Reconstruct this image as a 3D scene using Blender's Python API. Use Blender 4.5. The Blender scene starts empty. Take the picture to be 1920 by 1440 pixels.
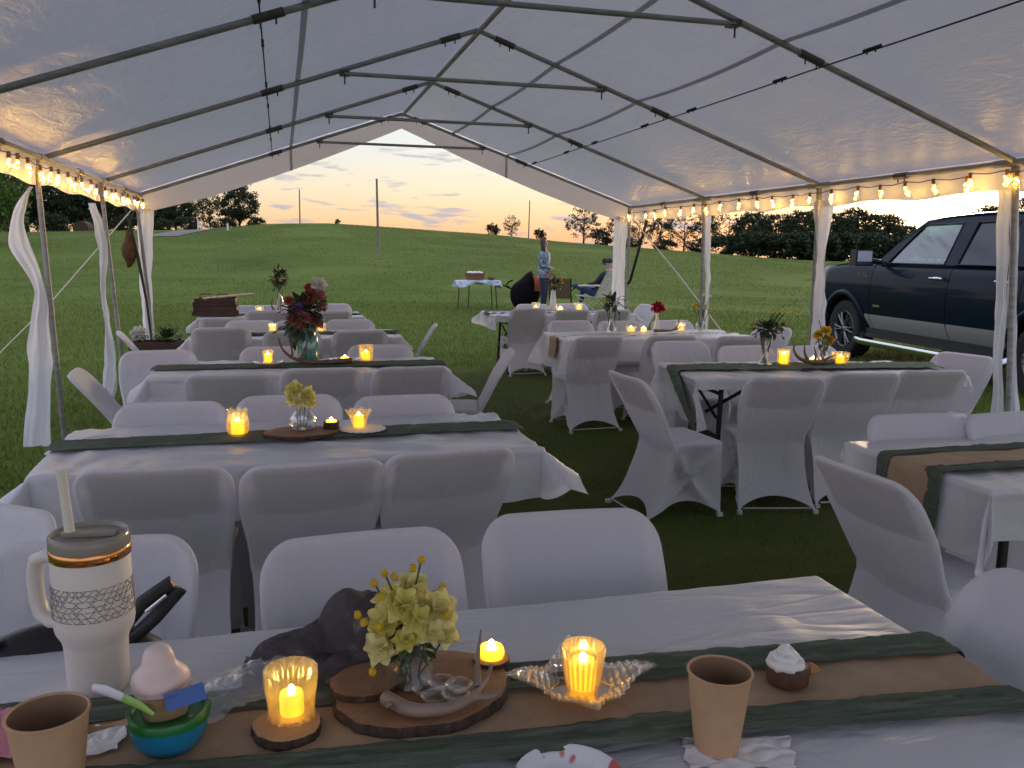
import bpy, math, random
import numpy as np
from mathutils import Vector, Matrix, noise

SC = bpy.context.scene
COL = SC.collection
PI = math.pi
R = math.radians
random.seed(7)

# ------------------------------------------------------------------ camera
cam = bpy.data.cameras.new('camera')
camo = bpy.data.objects.new('camera', cam)
COL.objects.link(camo)
SC.camera = camo
_yaw, _pitch, _roll = 0.263, 0.154, 0.011
_f = Vector((math.sin(_yaw)*math.cos(_pitch), math.cos(_yaw)*math.cos(_pitch), -math.sin(_pitch)))
_r = Vector((math.cos(_yaw), -math.sin(_yaw), 0))
_u = _r.cross(_f)
_r2 = _r*math.cos(_roll) + _u*math.sin(_roll)
_u2 = -_r*math.sin(_roll) + _u*math.cos(_roll)
camo.matrix_world = Matrix(((_r2.x, _u2.x, -_f.x, 0), (_r2.y, _u2.y, -_f.y, 0), (_r2.z, _u2.z, -_f.z, 1.52), (0, 0, 0, 1)))
cam.sensor_width = 36
cam.lens = 36*1603.4/1920
cam.clip_start = 0.05
cam.clip_end = 3000

# ------------------------------------------------------------------ sky, sun, exposure
SUN_AZ, SUN_EL = 41.0, 1.6
world = bpy.data.worlds.new('World')
SC.world = world
world.use_nodes = True
wn, wl = world.node_tree.nodes, world.node_tree.links
bg = wn['Background']
bg.inputs[1].default_value = 0.15

def WN(t, **k):
    n = wn.new(t)
    for a, b in k.items():
        setattr(n, a, b)
    return n
def wmath(op, a, b=None, c=None, clamp=False):
    n = WN('ShaderNodeMath', operation=op, use_clamp=clamp)
    for i, v in enumerate((a, b, c)):
        if v is None:
            continue
        if isinstance(v, (int, float)):
            n.inputs[i].default_value = v
        else:
            wl.new(v, n.inputs[i])
    return n.outputs[0]
def wmix(fac, a, b, blend='MIX'):
    n = WN('ShaderNodeMix', data_type='RGBA', blend_type=blend)
    for s, v in ((n.inputs[0], fac), (n.inputs[6], a), (n.inputs[7], b)):
        if isinstance(v, (int, float)):
            s.default_value = v
        elif isinstance(v, tuple):
            s.default_value = (*v, 1)
        else:
            wl.new(v, s)
    return n.outputs[2]
def wramp(fac, stops):
    n = WN('ShaderNodeValToRGB')
    e = n.color_ramp.elements
    while len(e) < len(stops):
        e.new(0.5)
    for el, (p, c) in zip(e, stops):
        el.position = p
        el.color = (*c, 1)
    wl.new(fac, n.inputs[0])
    return n.outputs[0]
sky = WN('ShaderNodeTexSky', sky_type='NISHITA', sun_disc=False)
sky.sun_elevation = R(SUN_EL - 2.6)
sky.sun_rotation = R(SUN_AZ)
sky.air_density, sky.dust_density, sky.ozone_density = 1.0, 1.0, 2.5
tc = WN('ShaderNodeTexCoord')
sep = WN('ShaderNodeSeparateXYZ')
wl.new(tc.outputs['Generated'], sep.inputs[0])
el = wmath('MULTIPLY', wmath('ARCSINE', sep.outputs[2]), 180/PI)          # elevation in degrees
sd = (math.sin(R(SUN_AZ))*math.cos(R(SUN_EL)), math.cos(R(SUN_AZ))*math.cos(R(SUN_EL)), math.sin(R(SUN_EL)))
dot = WN('ShaderNodeVectorMath', operation='DOT_PRODUCT')
wl.new(tc.outputs['Generated'], dot.inputs[0])
dot.inputs[1].default_value = sd
cosd = dot.outputs['Value']
el01 = wmath('DIVIDE', el, 60, clamp=True)
glow_side = wmath('MULTIPLY_ADD', cosd, 0.5, 0.5, clamp=True)
warm = wramp(el01, [(0.0, (.49, .305, .17)), (0.03, (.49, .34, .212)), (0.065, (.47, .38, .275)), (0.12, (.42, .395, .345)), (0.22, (.50, .51, .52)), (0.5, (.74, .77, .90)), (1.0, (.62, .65, .80))])
cool = wramp(el01, [(0.0, (.52, .46, .47)), (0.05, (.68, .61, .67)), (0.14, (.67, .63, .74)), (0.3, (.57, .59, .76)), (1.0, (.44, .47, .64))])
side = wmath('SMOOTH_MIN', wmath('MULTIPLY_ADD', cosd, 1.0, 0.25, clamp=True), 1.0, 0.1)
base = wmix(side, cool, warm)
nish = wmix(1.0, sky.outputs[0], (2.6, 2.6, 2.7), 'MULTIPLY')
base = wmix(0.15, base, nish)
# glow round the sun, low in the sky
g1 = wmath('POWER', wmath('MAXIMUM', cosd, 0.0), 60)
g2 = wmath('POWER', wmath('MAXIMUM', cosd, 0.0), 420)
base = wmix(1.0, base, wmix(1.0, (.50, .36, .16), wmix(g1, (0, 0, 0), (1, 1, 1)), 'MULTIPLY'), 'ADD')
base = wmix(1.0, base, wmix(1.0, (2.6, 2.1, 1.25), wmix(g2, (0, 0, 0), (1, 1, 1)), 'MULTIPLY'), 'ADD')
# thin flat clouds, seen edge-on near the horizon
def cloud_layer(scale, stretch, lo, hi, seed, det=6):
    m = WN('ShaderNodeMapping')
    m.inputs['Scale'].default_value = (scale, scale, scale*stretch)
    m.inputs['Location'].default_value = (seed, seed*.37, seed*1.7)
    wl.new(tc.outputs['Generated'], m.inputs[0])
    n = WN('ShaderNodeTexNoise')
    n.inputs['Detail'].default_value = det
    n.inputs['Roughness'].default_value = .55
    n.inputs['Distortion'].default_value = .25
    n.inputs['Scale'].default_value = 1.0
    wl.new(m.outputs[0], n.inputs[0])
    r = WN('ShaderNodeMapRange', interpolation_type='SMOOTHSTEP')
    r.inputs[1].default_value, r.inputs[2].default_value = lo, hi
    wl.new(n.outputs[0], r.inputs[0])
    return r.outputs[0]
c1 = cloud_layer(8.0, 6.0, .56, .64, 5.3)
c2 = cloud_layer(18.0, 5.5, .57, .66, 8.4)
cl = wmath('MULTIPLY', wmath('MAXIMUM', c1, wmath('MULTIPLY', c2, .7)), .8)
cl = wmath('MULTIPLY', cl, wmath('SUBTRACT', 1.0, wmath('MULTIPLY', g2, .6), clamp=True))
ccol = wmix(g1, (.26, .26, .32), (.52, .42, .36))
base = wmix(cl, base, ccol)
wl.new(base, bg.inputs[0])

sun = bpy.data.lights.new('sun', 'SUN')
sun.energy = 0.2
sun.angle = R(10)
sun.color = (1.0, .72, .45)
suno = bpy.data.objects.new('sun', sun)
COL.objects.link(suno)
suno.rotation_euler = Vector((-sd[0], -sd[1], -sd[2]-.02)).to_track_quat('-Z', 'Y').to_euler()

SC.view_settings.view_transform = 'Standard'
SC.view_settings.look = 'None'
SC.view_settings.gamma = 1
SC.view_settings.use_curve_mapping = False
SC.view_settings.exposure = 3.6
SC.cycles.use_denoising = True
SC.cycles.max_bounces = 10
SC.cycles.transparent_max_bounces = 24
SC.cycles.caustics_reflective = False
SC.cycles.caustics_refractive = False
SC.cycles.sample_clamp_indirect = 6

# ------------------------------------------------------------------ materials
MATS = {}
class NB:
    """small builder for a material's node tree"""
    def __init__(s, name):
        s.m = bpy.data.materials.new(name)
        s.m.use_nodes = True
        s.n, s.l = s.m.node_tree.nodes, s.m.node_tree.links
        s.p = s.n['Principled BSDF']
        s.out = s.n['Material Output']
        MATS[name] = s.m
    def new(s, t, **k):
        n = s.n.new(t)
        for a, b in k.items():
            setattr(n, a, b)
        return n
    def set(s, **k):
        for a, v in k.items():
            i = s.p.inputs[a.replace('_', ' ')]
            if isinstance(v, tuple) and len(v) == 3:
                v = (*v, 1)
            if hasattr(v, 'is_output'):
                s.l.new(v, i)
            else:
                i.default_value = v
        return s
    def coord(s, kind='Object', scale=(1, 1, 1), loc=(0, 0, 0)):
        t = s.new('ShaderNodeTexCoord')
        m = s.new('ShaderNodeMapping')
        m.inputs['Scale'].default_value = scale
        m.inputs['Location'].default_value = loc
        s.l.new(t.outputs[kind], m.inputs[0])
        return m.outputs[0]
    def noise(s, vec, scale=5, detail=4, rough=.55, dist=0):
        n = s.new('ShaderNodeTexNoise')
        s.l.new(vec, n.inputs['Vector'])
        for k, v in (('Scale', scale), ('Detail', detail), ('Roughness', rough), ('Distortion', dist)):
            n.inputs[k].default_value = v
        return n.outputs[0]
    def ramp(s, fac, stops, interp='LINEAR'):
        n = s.new('ShaderNodeValToRGB')
        n.color_ramp.interpolation = interp
        e = n.color_ramp.elements
        while len(e) < len(stops):
            e.new(.5)
        for q, (p, c) in zip(e, stops):
            q.position = p
            q.color = (*c, 1) if len(c) == 3 else c
        s.l.new(fac, n.inputs[0])
        return n.outputs[0]
    def mix(s, fac, a, b, blend='MIX'):
        n = s.new('ShaderNodeMix', data_type='RGBA', blend_type=blend)
        for i, v in ((0, fac), (6, a), (7, b)):
            if isinstance(v, (int, float)):
                n.inputs[i].default_value = v
            elif isinstance(v, tuple):
                n.inputs[i].default_value = (*v, 1)
            else:
                s.l.new(v, n.inputs[i])
        return n.outputs[2]
    def math(s, op, a, b=0.0, clamp=False):
        n = s.new('ShaderNodeMath', operation=op, use_clamp=clamp)
        for i, v in enumerate((a, b)):
            if isinstance(v, (int, float)):
                n.inputs[i].default_value = v
            else:
                s.l.new(v, n.inputs[i])
        return n.outputs[0]
    def bump(s, h, strength=.3, dist=.01):
        n = s.new('ShaderNodeBump')
        n.inputs['Strength'].default_value = strength
        n.inputs['Distance'].default_value = dist
        s.l.new(h, n.inputs['Height'])
        s.l.new(n.outputs[0], s.p.inputs['Normal'])
        return n.outputs[0]
    def translucent(s, fac, color, normal=None):
        t = s.new('ShaderNodeBsdfTranslucent')
        if isinstance(color, tuple):
            t.inputs[0].default_value = (*color, 1)
        else:
            s.l.new(color, t.inputs[0])
        if normal:
            s.l.new(normal, t.inputs['Normal'])
        mx = s.new('ShaderNodeMixShader')
        mx.inputs[0].default_value = fac
        s.l.new(s.p.outputs[0], mx.inputs[1])
        s.l.new(t.outputs[0], mx.inputs[2])
        s.l.new(mx.outputs[0], s.out.inputs[0])
        return mx
    def thin(s, fac, tint=(1, 1, 1)):
        """thin-walled clear: mostly transparent, keeps the principled surface for its gloss"""
        t = s.new('ShaderNodeBsdfTransparent')
        t.inputs[0].default_value = (*tint, 1)
        mx = s.new('ShaderNodeMixShader')
        if isinstance(fac, (int, float)):
            mx.inputs[0].default_value = fac
        else:
            s.l.new(fac, mx.inputs[0])
        s.l.new(s.p.outputs[0], mx.inputs[1])
        s.l.new(t.outputs[0], mx.inputs[2])
        s.l.new(mx.outputs[0], s.out.inputs[0])

def plain(name, col, rough=.6, metal=0.0, spec=.5, var=0.12, scale=14, bump=0.0, **k):
    """one colour with a slight mottling and optional fine relief"""
    b = NB(name)
    v = b.noise(b.coord('Object'), scale, 5, .6)
    c = b.ramp(v, [(.25, tuple(x*(1-var) for x in col)), (.75, tuple(min(1, x*(1+var)) for x in col))])
    b.set(Base_Color=c, Roughness=rough, Metallic=metal, **k)
    b.p.inputs['Specular IOR Level'].default_value = spec
    if bump:
        b.bump(b.noise(b.coord('Object'), scale*6, 4, .6), bump, .004)
    return b.m

# spandex of the chair covers: thin, lets light through
b = NB('chair_spandex')
v = b.noise(b.coord('Object'), 6, 3)
weave = b.noise(b.coord('Object', (260, 260, 260)), 1, 2)
ob = b.new('ShaderNodeObjectInfo')
c = b.mix(b.math('MULTIPLY', ob.outputs['Random'], .25), (.83, .82, .85), (.76, .75, .78))
b.set(Base_Color=b.mix(b.math('MULTIPLY', v, .14), c, (.64, .63, .66)), Roughness=.62)
b.p.inputs['Specular IOR Level'].default_value = .25
st = b.noise(b.coord('Object', (7, 7, 2.2)), 2.2, 4, .55, .6)
nn = b.bump(b.math('ADD', b.math('MULTIPLY', st, 6.0), b.math('MULTIPLY', weave, .35)), .34, .005)
b.translucent(.40, (.82, .80, .84), nn)

# thin plastic table covers
b = NB('table_plastic')
ob = b.new('ShaderNodeObjectInfo')
tcn = b.new('ShaderNodeTexCoord')
va = b.new('ShaderNodeVectorMath', operation='MULTIPLY_ADD')
b.l.new(ob.outputs['Random'], va.inputs[0])
va.inputs[1].default_value = (9, 7, 5)
b.l.new(tcn.outputs['Object'], va.inputs[2])
vs_ = b.new('ShaderNodeVectorMath', operation='MULTIPLY')
b.l.new(va.outputs[0], vs_.inputs[0])
vs_.inputs[1].default_value = (.55, 1.6, 1)
w1 = b.noise(vs_.outputs[0], 4, 4, .55, 1.6)
ridge = b.math('ABSOLUTE', b.math('SUBTRACT', w1, .5))
w2 = b.noise(vs_.outputs[0], 11, 4, .55, 1.0)
ridge2 = b.math('ABSOLUTE', b.math('SUBTRACT', w2, .5))
vo = b.new('ShaderNodeTexVoronoi', feature='DISTANCE_TO_EDGE')
vd = b.new('ShaderNodeVectorMath', operation='MULTIPLY_ADD')
nzc = b.new('ShaderNodeTexNoise')
nzc.inputs['Scale'].default_value = 3.0
b.l.new(vs_.outputs[0], nzc.inputs['Vector'])
b.l.new(nzc.outputs['Color'], vd.inputs[0])
vd.inputs[1].default_value = (.5, .5, .5)
b.l.new(vs_.outputs[0], vd.inputs[2])
b.l.new(vd.outputs[0], vo.inputs['Vector'])
vo.inputs['Scale'].default_value = 4.2
cr_ = b.math('MINIMUM', vo.outputs['Distance'], .10)
cr_ = b.math('MULTIPLY', cr_, 2.2)
hh = b.math('ADD', b.math('ADD', b.math('MULTIPLY', ridge, .8), b.math('MULTIPLY', ridge2, .35)), cr_)
b.set(Base_Color=(.80, .79, .80), Roughness=.34)
b.p.inputs['Specular IOR Level'].default_value = .5
nn = b.bump(hh, .25, .03)
b.translucent(.26, (.82, .82, .85), nn)

# tent roof: glossy woven tarp, translucent
b = NB('tent_tarp')
co = b.coord('Object', (1.0, .35, 1.0))
w1 = b.noise(co, 7, 5, .6, .7)
w2 = b.noise(b.coord('Object', (30, 8, 30)), 1, 4, .6)
hh = b.math('ADD', w1, b.math('MULTIPLY', w2, .22))
wv = b.noise(b.coord('Object', (3, 14, 3)), 1.5, 4, .6)
b.set(Base_Color=b.mix(b.math('MULTIPLY', wv, .45), (.64, .64, .66), (.45, .455, .48)), Roughness=.27)
b.p.inputs['Specular IOR Level'].default_value = .5
nn = b.bump(hh, .75, .035)
b.translucent(.34, (.47, .47, .49), nn)

b = NB('tent_valance')
w1 = b.noise(b.coord('Object', (3, 3, 3)), 2, 5, .6, .6)
b.set(Base_Color=(.80, .79, .80), Roughness=.4)
nn = b.bump(w1, .35, .03)
b.translucent(.32, (.62, .56, .57), nn)

b = NB('curtain_plastic')
w1 = b.noise(b.coord('Object', (9, 9, 4)), 1.6, 5, .6, .6)
b.set(Base_Color=(.80, .80, .82), Roughness=.4)
nn = b.bump(w1, .5, .03)
b.translucent(.42, (.80, .80, .82), nn)

b = NB('tent_seam')
b.set(Base_Color=(.50, .50, .54), Roughness=.5)
b.translucent(.42, (.48, .48, .53))
b = NB('tent_steel')
v = b.noise(b.coord('Object', (1, 1, 6)), 6, 6, .65)
b.set(Base_Color=b.ramp(v, [(.3, (.26, .25, .245)), (.7, (.48, .47, .46))]), Metallic=.55, Roughness=b.math('MULTIPLY_ADD', v, .3))
b.p.inputs['Roughness'].default_value = .4
plain('clamp_steel', (.10, .095, .09), .5, .6, var=.3)
plain('black_metal', (.018, .018, .02), .45, .2, var=.3)
plain('table_plastic_top', (.42, .42, .44), .6, var=.06)
plain('chair_panel', (.66, .62, .61), .6, var=.05)
plain('chair_tube', (.45, .45, .46), .4, .5, var=.1)
plain('rope_white', (.55, .53, .48), .9, bump=.4, scale=60)
plain('black_strap', (.015, .015, .016), .7)

# green gauze runner
b = NB('gauze_green')
co = b.coord('Object', (1.5, 22, 22))
s1 = b.noise(co, 3, 6, .65, .5)
s2 = b.noise(b.coord('Object', (5, 90, 90)), 1, 5, .7)
t = b.math('ADD', b.math('MULTIPLY', s1, .6), b.math('MULTIPLY', s2, .4))
b.set(Base_Color=b.ramp(t, [(.28, (.068, .082, .058)), (.5, (.118, .145, .104)), (.72, (.20, .235, .18))]), Roughness=.9)
b.p.inputs['Specular IOR Level'].default_value = .15
nn = b.bump(t, .8, .012)
b.translucent(.12, (.12, .17, .13), nn)
b = NB('gauze_sage')
co = b.coord('Object', (1.5, 22, 22))
s1 = b.noise(co, 3, 6, .65, .5)
s2 = b.noise(b.coord('Object', (5, 90, 90)), 1, 5, .7)
t = b.math('ADD', b.math('MULTIPLY', s1, .6), b.math('MULTIPLY', s2, .4))
b.set(Base_Color=b.ramp(t, [(.28, (.09, .125, .085)), (.5, (.15, .19, .14)), (.72, (.25, .29, .23))]), Roughness=.9)
b.p.inputs['Specular IOR Level'].default_value = .15
b.bump(t, .8, .012)
b = NB('kraft_paper')
v = b.noise(b.coord('Object', (3, 3, 3)), 4, 5)
fib = b.noise(b.coord('Object', (60, 50, 60)), 3, 3)
b.set(Base_Color=b.ramp(b.math('ADD', b.math('MULTIPLY', v, .7), b.math('MULTIPLY', fib, .3)), [(.3, (.34, .225, .135)), (.7, (.46, .32, .20))]), Roughness=.8)
b.p.inputs['Specular IOR Level'].default_value = .25
b.bump(v, .35, .02)
plain('cup_kraft', (.50, .31, .17), .7, var=.08, scale=30, bump=.06)
plain('cup_inside', (.27, .16, .085), .7, var=.08)
plain('paper_white', (.80, .78, .76), .8, var=.05, bump=.2)

# glass and the like, thin-walled
def glass(name, tint=(1, 1, 1), trans=.86, col=(.8, .8, .8), rough=.04, milk=0.0):
    """thin-walled glass: transparent, with gloss that grows towards grazing angles; milk adds a share of pressed, frosted body"""
    b = NB(name)
    b.set(Base_Color=col, Roughness=max(rough, .25))
    t = b.new('ShaderNodeBsdfTransparent')
    t.inputs[0].default_value = (*tint, 1)
    gl = b.new('ShaderNodeBsdfGlossy')
    gl.inputs[0].default_value = (.95, .95, .95, 1)
    gl.inputs['Roughness'].default_value = rough
    lw = b.new('ShaderNodeLayerWeight')
    lw.inputs[0].default_value = .5
    f3 = b.math('POWER', lw.outputs['Facing'], 2.2)
    fac = b.math('MULTIPLY_ADD', f3, .62, True)
    fac.node.inputs[2].default_value = 1.0-trans
    m1 = b.new('ShaderNodeMixShader')
    b.l.new(fac, m1.inputs[0])
    b.l.new(t.outputs[0], m1.inputs[1])
    b.l.new(gl.outputs[0], m1.inputs[2])
    m2 = b.new('ShaderNodeMixShader')
    m2.inputs[0].default_value = milk
    b.l.new(m1.outputs[0], m2.inputs[1])
    tr = b.new('ShaderNodeBsdfTranslucent')
    tr.inputs[0].default_value = (*col, 1)
    m3 = b.new('ShaderNodeMixShader')
    m3.inputs[0].default_value = .5
    b.l.new(b.p.outputs[0], m3.inputs[1])
    b.l.new(tr.outputs[0], m3.inputs[2])
    b.l.new(m3.outputs[0], m2.inputs[2])
    b.l.new(m2.outputs[0], b.out.inputs[0])
    return b.m
glass('glass_clear', (.97, .97, .97), .93, (.8, .8, .8), .04, .03)
glass('glass_teal', (.62, .84, .82), .90, (.30, .60, .57), .05, .28)
glass('glass_frosty', (.97, .95, .92), .84, (.85, .80, .74), .10, .22)
glass('glass_candle_glow', (1, .97, .88), .88, (.92, .78, .42), .05, .26)  # clear glass; amber tint and milky share stand in for the candle's glow
glass('glass_cut', (.97, .96, .95), .74, (.88, .85, .80), .03, .20)
plain('rim_metal', (.20, .21, .22), .35, .9, var=.1)
plain('stain_brown', (.20, .12, .07), .9, var=.4)
glass('water', (.93, .95, .94), .95, (.5, .5, .5))
glass('plastic_clear', (.95, .95, .96), .85, (.7, .7, .72), .12, .10)
glass('plastic_wrap', (.95, .95, .97), .80, (.78, .78, .80), .15, .30)

def emis(name, col, strength, base=(.9, .6, .2), tex=0):
    b = NB(name)
    b.set(Base_Color=base, Roughness=.5, Emission_Color=col, Emission_Strength=strength)
    if tex:
        g = b.coord('Object')
        v = b.noise(g, tex, 3)
        b.set(Emission_Strength=b.math('MULTIPLY', b.math('ADD', v, .5), strength))
    return b.m
emis('flame', (1.0, .74, .25), 2.6)
emis('led_wax', (1.0, .50, .008), .28, (.9, .6, .15), 40)
emis('led_wax_pale', (1.0, .62, .10), .20, (.9, .75, .4), 40)
emis('bulb_bead', (1.0, .56, .10), 14.0)
glass('bulb_glass', (1, .95, .8), .92, (.8, .7, .5), .05, .08)
plain('bulb_socket', (.30, .12, .03), .5)
plain('bulb_cable', (.03, .025, .02), .6)

# wood, bark
b = NB('wood_cut')
co = b.coord('Object')
sx = b.new('ShaderNodeSeparateXYZ')
b.l.new(co, sx.inputs[0])
rr = b.math('SQRT', b.math('ADD', b.math('MULTIPLY', sx.outputs[0], sx.outputs[0]), b.math('MULTIPLY', sx.outputs[1], sx.outputs[1])))
nz = b.noise(co, 16, 4)
ring = b.math('SINE', b.math('MULTIPLY', b.math('ADD', rr, b.math('MULTIPLY', nz, .03)), 720))
gr = b.noise(co, 60, 5, .7)
tt = b.math('ADD', b.math('MULTIPLY', ring, .05), b.math('ADD', b.math('MULTIPLY', gr, .35), b.math('MULTIPLY', nz, .45)))
b.set(Base_Color=b.ramp(tt, [(.15, (.15, .068, .03)), (.45, (.26, .13, .06)), (.75, (.36, .20, .10))]), Roughness=.65)
b.bump(tt, .3, .004)
b = NB('bark')
v = b.noise(b.coord('Object', (1, 1, .5)), 55, 6, .7, .5)
b.set(Base_Color=b.ramp(v, [(.3, (.02, .012, .008)), (.55, (.075, .045, .028)), (.75, (.16, .10, .065))]), Roughness=.9)
b.bump(v, .9, .012)
plain('wood_pale', (.42, .25, .13), .6, var=.2, scale=20, bump=.2)
plain('wood_dark', (.06, .025, .014), .55, var=.35, scale=18, bump=.3)
plain('antler_bone', (.27, .195, .145), .5, var=.35, scale=22, bump=.3)
plain('antler_dark', (.16, .085, .05), .5, var=.4, scale=22, bump=.3)
plain('stem_green', (.05, .10, .025), .6, var=.3)
plain('leaf_green', (.055, .095, .03), .5, var=.4, scale=30)
plain('leaf_deep', (.03, .055, .022), .5, var=.4, scale=30)
def petal(name, a, c2, scale=26):
    b = NB(name)
    v = b.noise(b.coord('Object'), scale, 4)
    b.set(Base_Color=b.ramp(v, [(.3, a), (.7, c2)]), Roughness=.6)
    b.p.inputs['Specular IOR Level'].default_value = .2
    b.translucent(.3, c2)
petal('petal_cream', (.70, .64, .22), (.88, .83, .45))
petal('petal_lemon', (.66, .60, .14), (.84, .77, .28))
petal('petal_yellow', (.62, .42, .03), (.80, .58, .05))
petal('petal_white', (.70, .68, .64), (.86, .84, .80))
petal('petal_pink', (.42, .12, .11), (.60, .27, .23))
petal('petal_rust', (.34, .075, .05), (.50, .14, .09))
petal('petal_red', (.36, .01, .035), (.55, .025, .07))
petal('petal_purple', (.16, .07, .20), (.30, .16, .34))
petal('petal_orange', (.60, .24, .02), (.78, .40, .05))
plain('ceramic_white', (.80, .79, .77), .25, var=.03)
plain('lace_white', (.78, .76, .72), .9, bump=.5, scale=80)

# tableware
plain('tumbler_cream', (.74, .69, .62), .45, var=.03, scale=60, bump=.05)
plain('copper', (.72, .33, .12), .22, 1.0, var=.12)
b = NB('tumbler_lid'); b.set(Base_Color=(.42, .38, .32), Roughness=.18); b.translucent(.3, (.5, .46, .4))
plain('print_grey', (.30, .28, .27), .6)
plain('straw_white', (.80, .76, .66), .35, var=.03)
plain('plastic_blue', (.012, .21, .36), .35, var=.06)
plain('plastic_green', (.01, .17, .03), .35, var=.08)
plain('label_blue', (.02, .09, .36), .3, var=.12)
plain('pudding', (.56, .33, .13), .5, var=.15, scale=40)
plain('topping_pink', (.80, .62, .56), .45, var=.06)
plain('spoon_white', (.82, .80, .84), .35, var=.03)
plain('spoon_green', (.36, .62, .14), .35)
plain('pink_fabric', (.72, .26, .33), .8, var=.15, bump=.4, scale=50)
plain('purse_black', (.014, .012, .013), .42, var=.3, bump=.2, scale=30)
b = NB('cap_grey')
v = b.noise(b.coord('Object'), 9, 6, .7, 1.0)
b.set(Base_Color=b.ramp(v, [(.3, (.035, .03, .033)), (.55, (.085, .07, .075)), (.64, (.22, .20, .21))]), Roughness=.9)
b.bump(v, .6, .02)
plain('tart_brown', (.085, .03, .012), .55, var=.4, scale=60, bump=.4)
plain('crust', (.42, .20, .06), .7, var=.3, scale=60, bump=.4)
plain('cream', (.86, .83, .78), .5, var=.03)
b = NB('plate_print')
v = b.noise(b.coord('Object'), 22, 2, .4)
b.set(Base_Color=b.ramp(v, [(.61, (.82, .80, .79)), (.65, (.62, .13, .11))]), Roughness=.4)

# vehicle
b = NB('truck_paint')
b.set(Base_Color=(.005, .012, .023), Roughness=.30, Coat_Weight=.20, Coat_Roughness=.03)
b.p.inputs['Specular IOR Level'].default_value = .05
plain('truck_silver', (.34, .35, .35), .42, .15, var=.04)
plain('chrome', (.72, .74, .76), .12, 1.0, var=.04)
plain('tyre_rubber', (.014, .014, .015), .85, var=.2, bump=.4, scale=30)
plain('truck_black', (.010, .010, .012), .5, var=.2)
glass('truck_glass', (.20, .31, .32), .92, (.02, .035, .04), .03)
plain('truck_glass_dark', (.006, .012, .02), .08, var=.1)
plain('headlight', (.5, .52, .55), .15)
plain('grey_seat', (.10, .10, .11), .8)

# plants, ground
def leafmat(name, a, c2, tr=.25):
    b = NB(name)
    g = b.new('ShaderNodeNewGeometry')
    b.set(Base_Color=b.ramp(g.outputs['Random Per Island'], [(0, a), (1, c2)]), Roughness=.55)
    b.p.inputs['Specular IOR Level'].default_value = .25
    b.translucent(tr, c2)
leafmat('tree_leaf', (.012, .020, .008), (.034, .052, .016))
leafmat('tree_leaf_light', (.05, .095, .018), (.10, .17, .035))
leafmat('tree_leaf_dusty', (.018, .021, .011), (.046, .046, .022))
leafmat('grass_blade', (.060, .090, .010), (.155, .20, .030), .25)
plain('trunk_bark', (.045, .034, .025), .9, var=.4, scale=6, bump=.6)
b = NB('ground_grass')
co = b.coord('Object')
a1 = b.noise(co, .16, 4, .6, .6)
a2 = b.noise(b.coord('Object', (.5, 1.6, 1)), .9, 6, .65)
a3 = b.noise(co, 26, 6, .7)
big = b.math('ADD', b.math('MULTIPLY', a1, .42), b.math('ADD', b.math('MULTIPLY', a2, .33), b.math('MULTIPLY', a3, .25)))
gcol = b.ramp(big, [(.32, (.050, .080, .010)), (.45, (.088, .132, .019)), (.56, (.12, .165, .028)), (.70, (.165, .20, .045))])
soil = b.noise(co, 1.3, 5, .65)
trod = b.ramp(soil, [(.42, (.045, .055, .018)), (.62, (.085, .075, .035))])
# trodden lawn under the tent, longer grass outside
sx = b.new('ShaderNodeSeparateXYZ')
b.l.new(co, sx.inputs[0])
dx = b.math('ABSOLUTE', b.math('SUBTRACT', sx.outputs[0], 1.5))
dy = b.math('ABSOLUTE', b.math('SUBTRACT', sx.outputs[1], 4.6))
inx = b.math('MULTIPLY', b.math('SUBTRACT', 3.3, b.math('ADD', dx, soil)), 1.2, True)
iny = b.math('MULTIPLY', b.math('SUBTRACT', 6.9, b.math('ADD', dy, soil)), 1.2, True)
b.set(Base_Color=b.mix(b.math('MULTIPLY', b.math('MULTIPLY', inx, iny), .6), gcol, trod), Roughness=.95)
b.p.inputs['Specular IOR Level'].default_value = .1
b.bump(b.math('ADD', a3, b.math('MULTIPLY', a2, .8)), .7, .05)
plain('gravel_pale', (.17, .16, .14), .95, var=.25, scale=3, bump=.5)
plain('pole_wood', (.22, .18, .15), .85, var=.3, scale=6)
plain('post_white', (.75, .75, .72), .6)

# people and camp furniture
plain('skin', (.46, .27, .20), .55, var=.06)
plain('hair_brown', (.055, .028, .017), .6, var=.4, scale=40)
b = NB('jacket_blue')
v = b.noise(b.coord('Object'), 16, 4, .7)
b.set(Base_Color=b.ramp(v, [(.40, (.10, .15, .19)), (.50, (.26, .33, .38)), (.60, (.46, .52, .55))], 'CONSTANT'), Roughness=.85)
plain('denim_dark', (.018, .028, .055), .85, var=.3)
plain('denim_blue', (.025, .045, .11), .85, var=.3)
plain('shirt_dark', (.02, .022, .035), .85)
plain('shoe_dark', (.03, .025, .022), .7)
plain('camp_black', (.007, .006, .007), .9, spec=.1, var=.3, bump=.3, scale=12)
plain('camp_orange', (.40, .085, .02), .8, var=.25)
plain('camp_brown', (.13, .085, .04), .8, var=.2)
plain('web_light', (.74, .69, .64), .8, var=.12)
plain('aluminium', (.5, .5, .5), .4, .8)
plain('wicker', (.20, .085, .035), .7, var=.4, scale=50, bump=.5)
b = NB('cloth_check')
v = b.noise(b.coord('Object'), 9, 4, .6)
b.set(Base_Color=b.ramp(v, [(.40, (.20, .30, .42)), (.52, (.48, .56, .64)), (.62, (.74, .76, .80))]), Roughness=.85)
plain('hay', (.055, .035, .02), .95, var=.4, scale=8, bump=.8)
plain('net_brown', (.12, .055, .02), .9, var=.5, scale=30, bump=.8)
plain('teal_plastic', (.12, .36, .36), .5)
plain('rod_black', (.02, .018, .017), .5)
M = MATS

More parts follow.
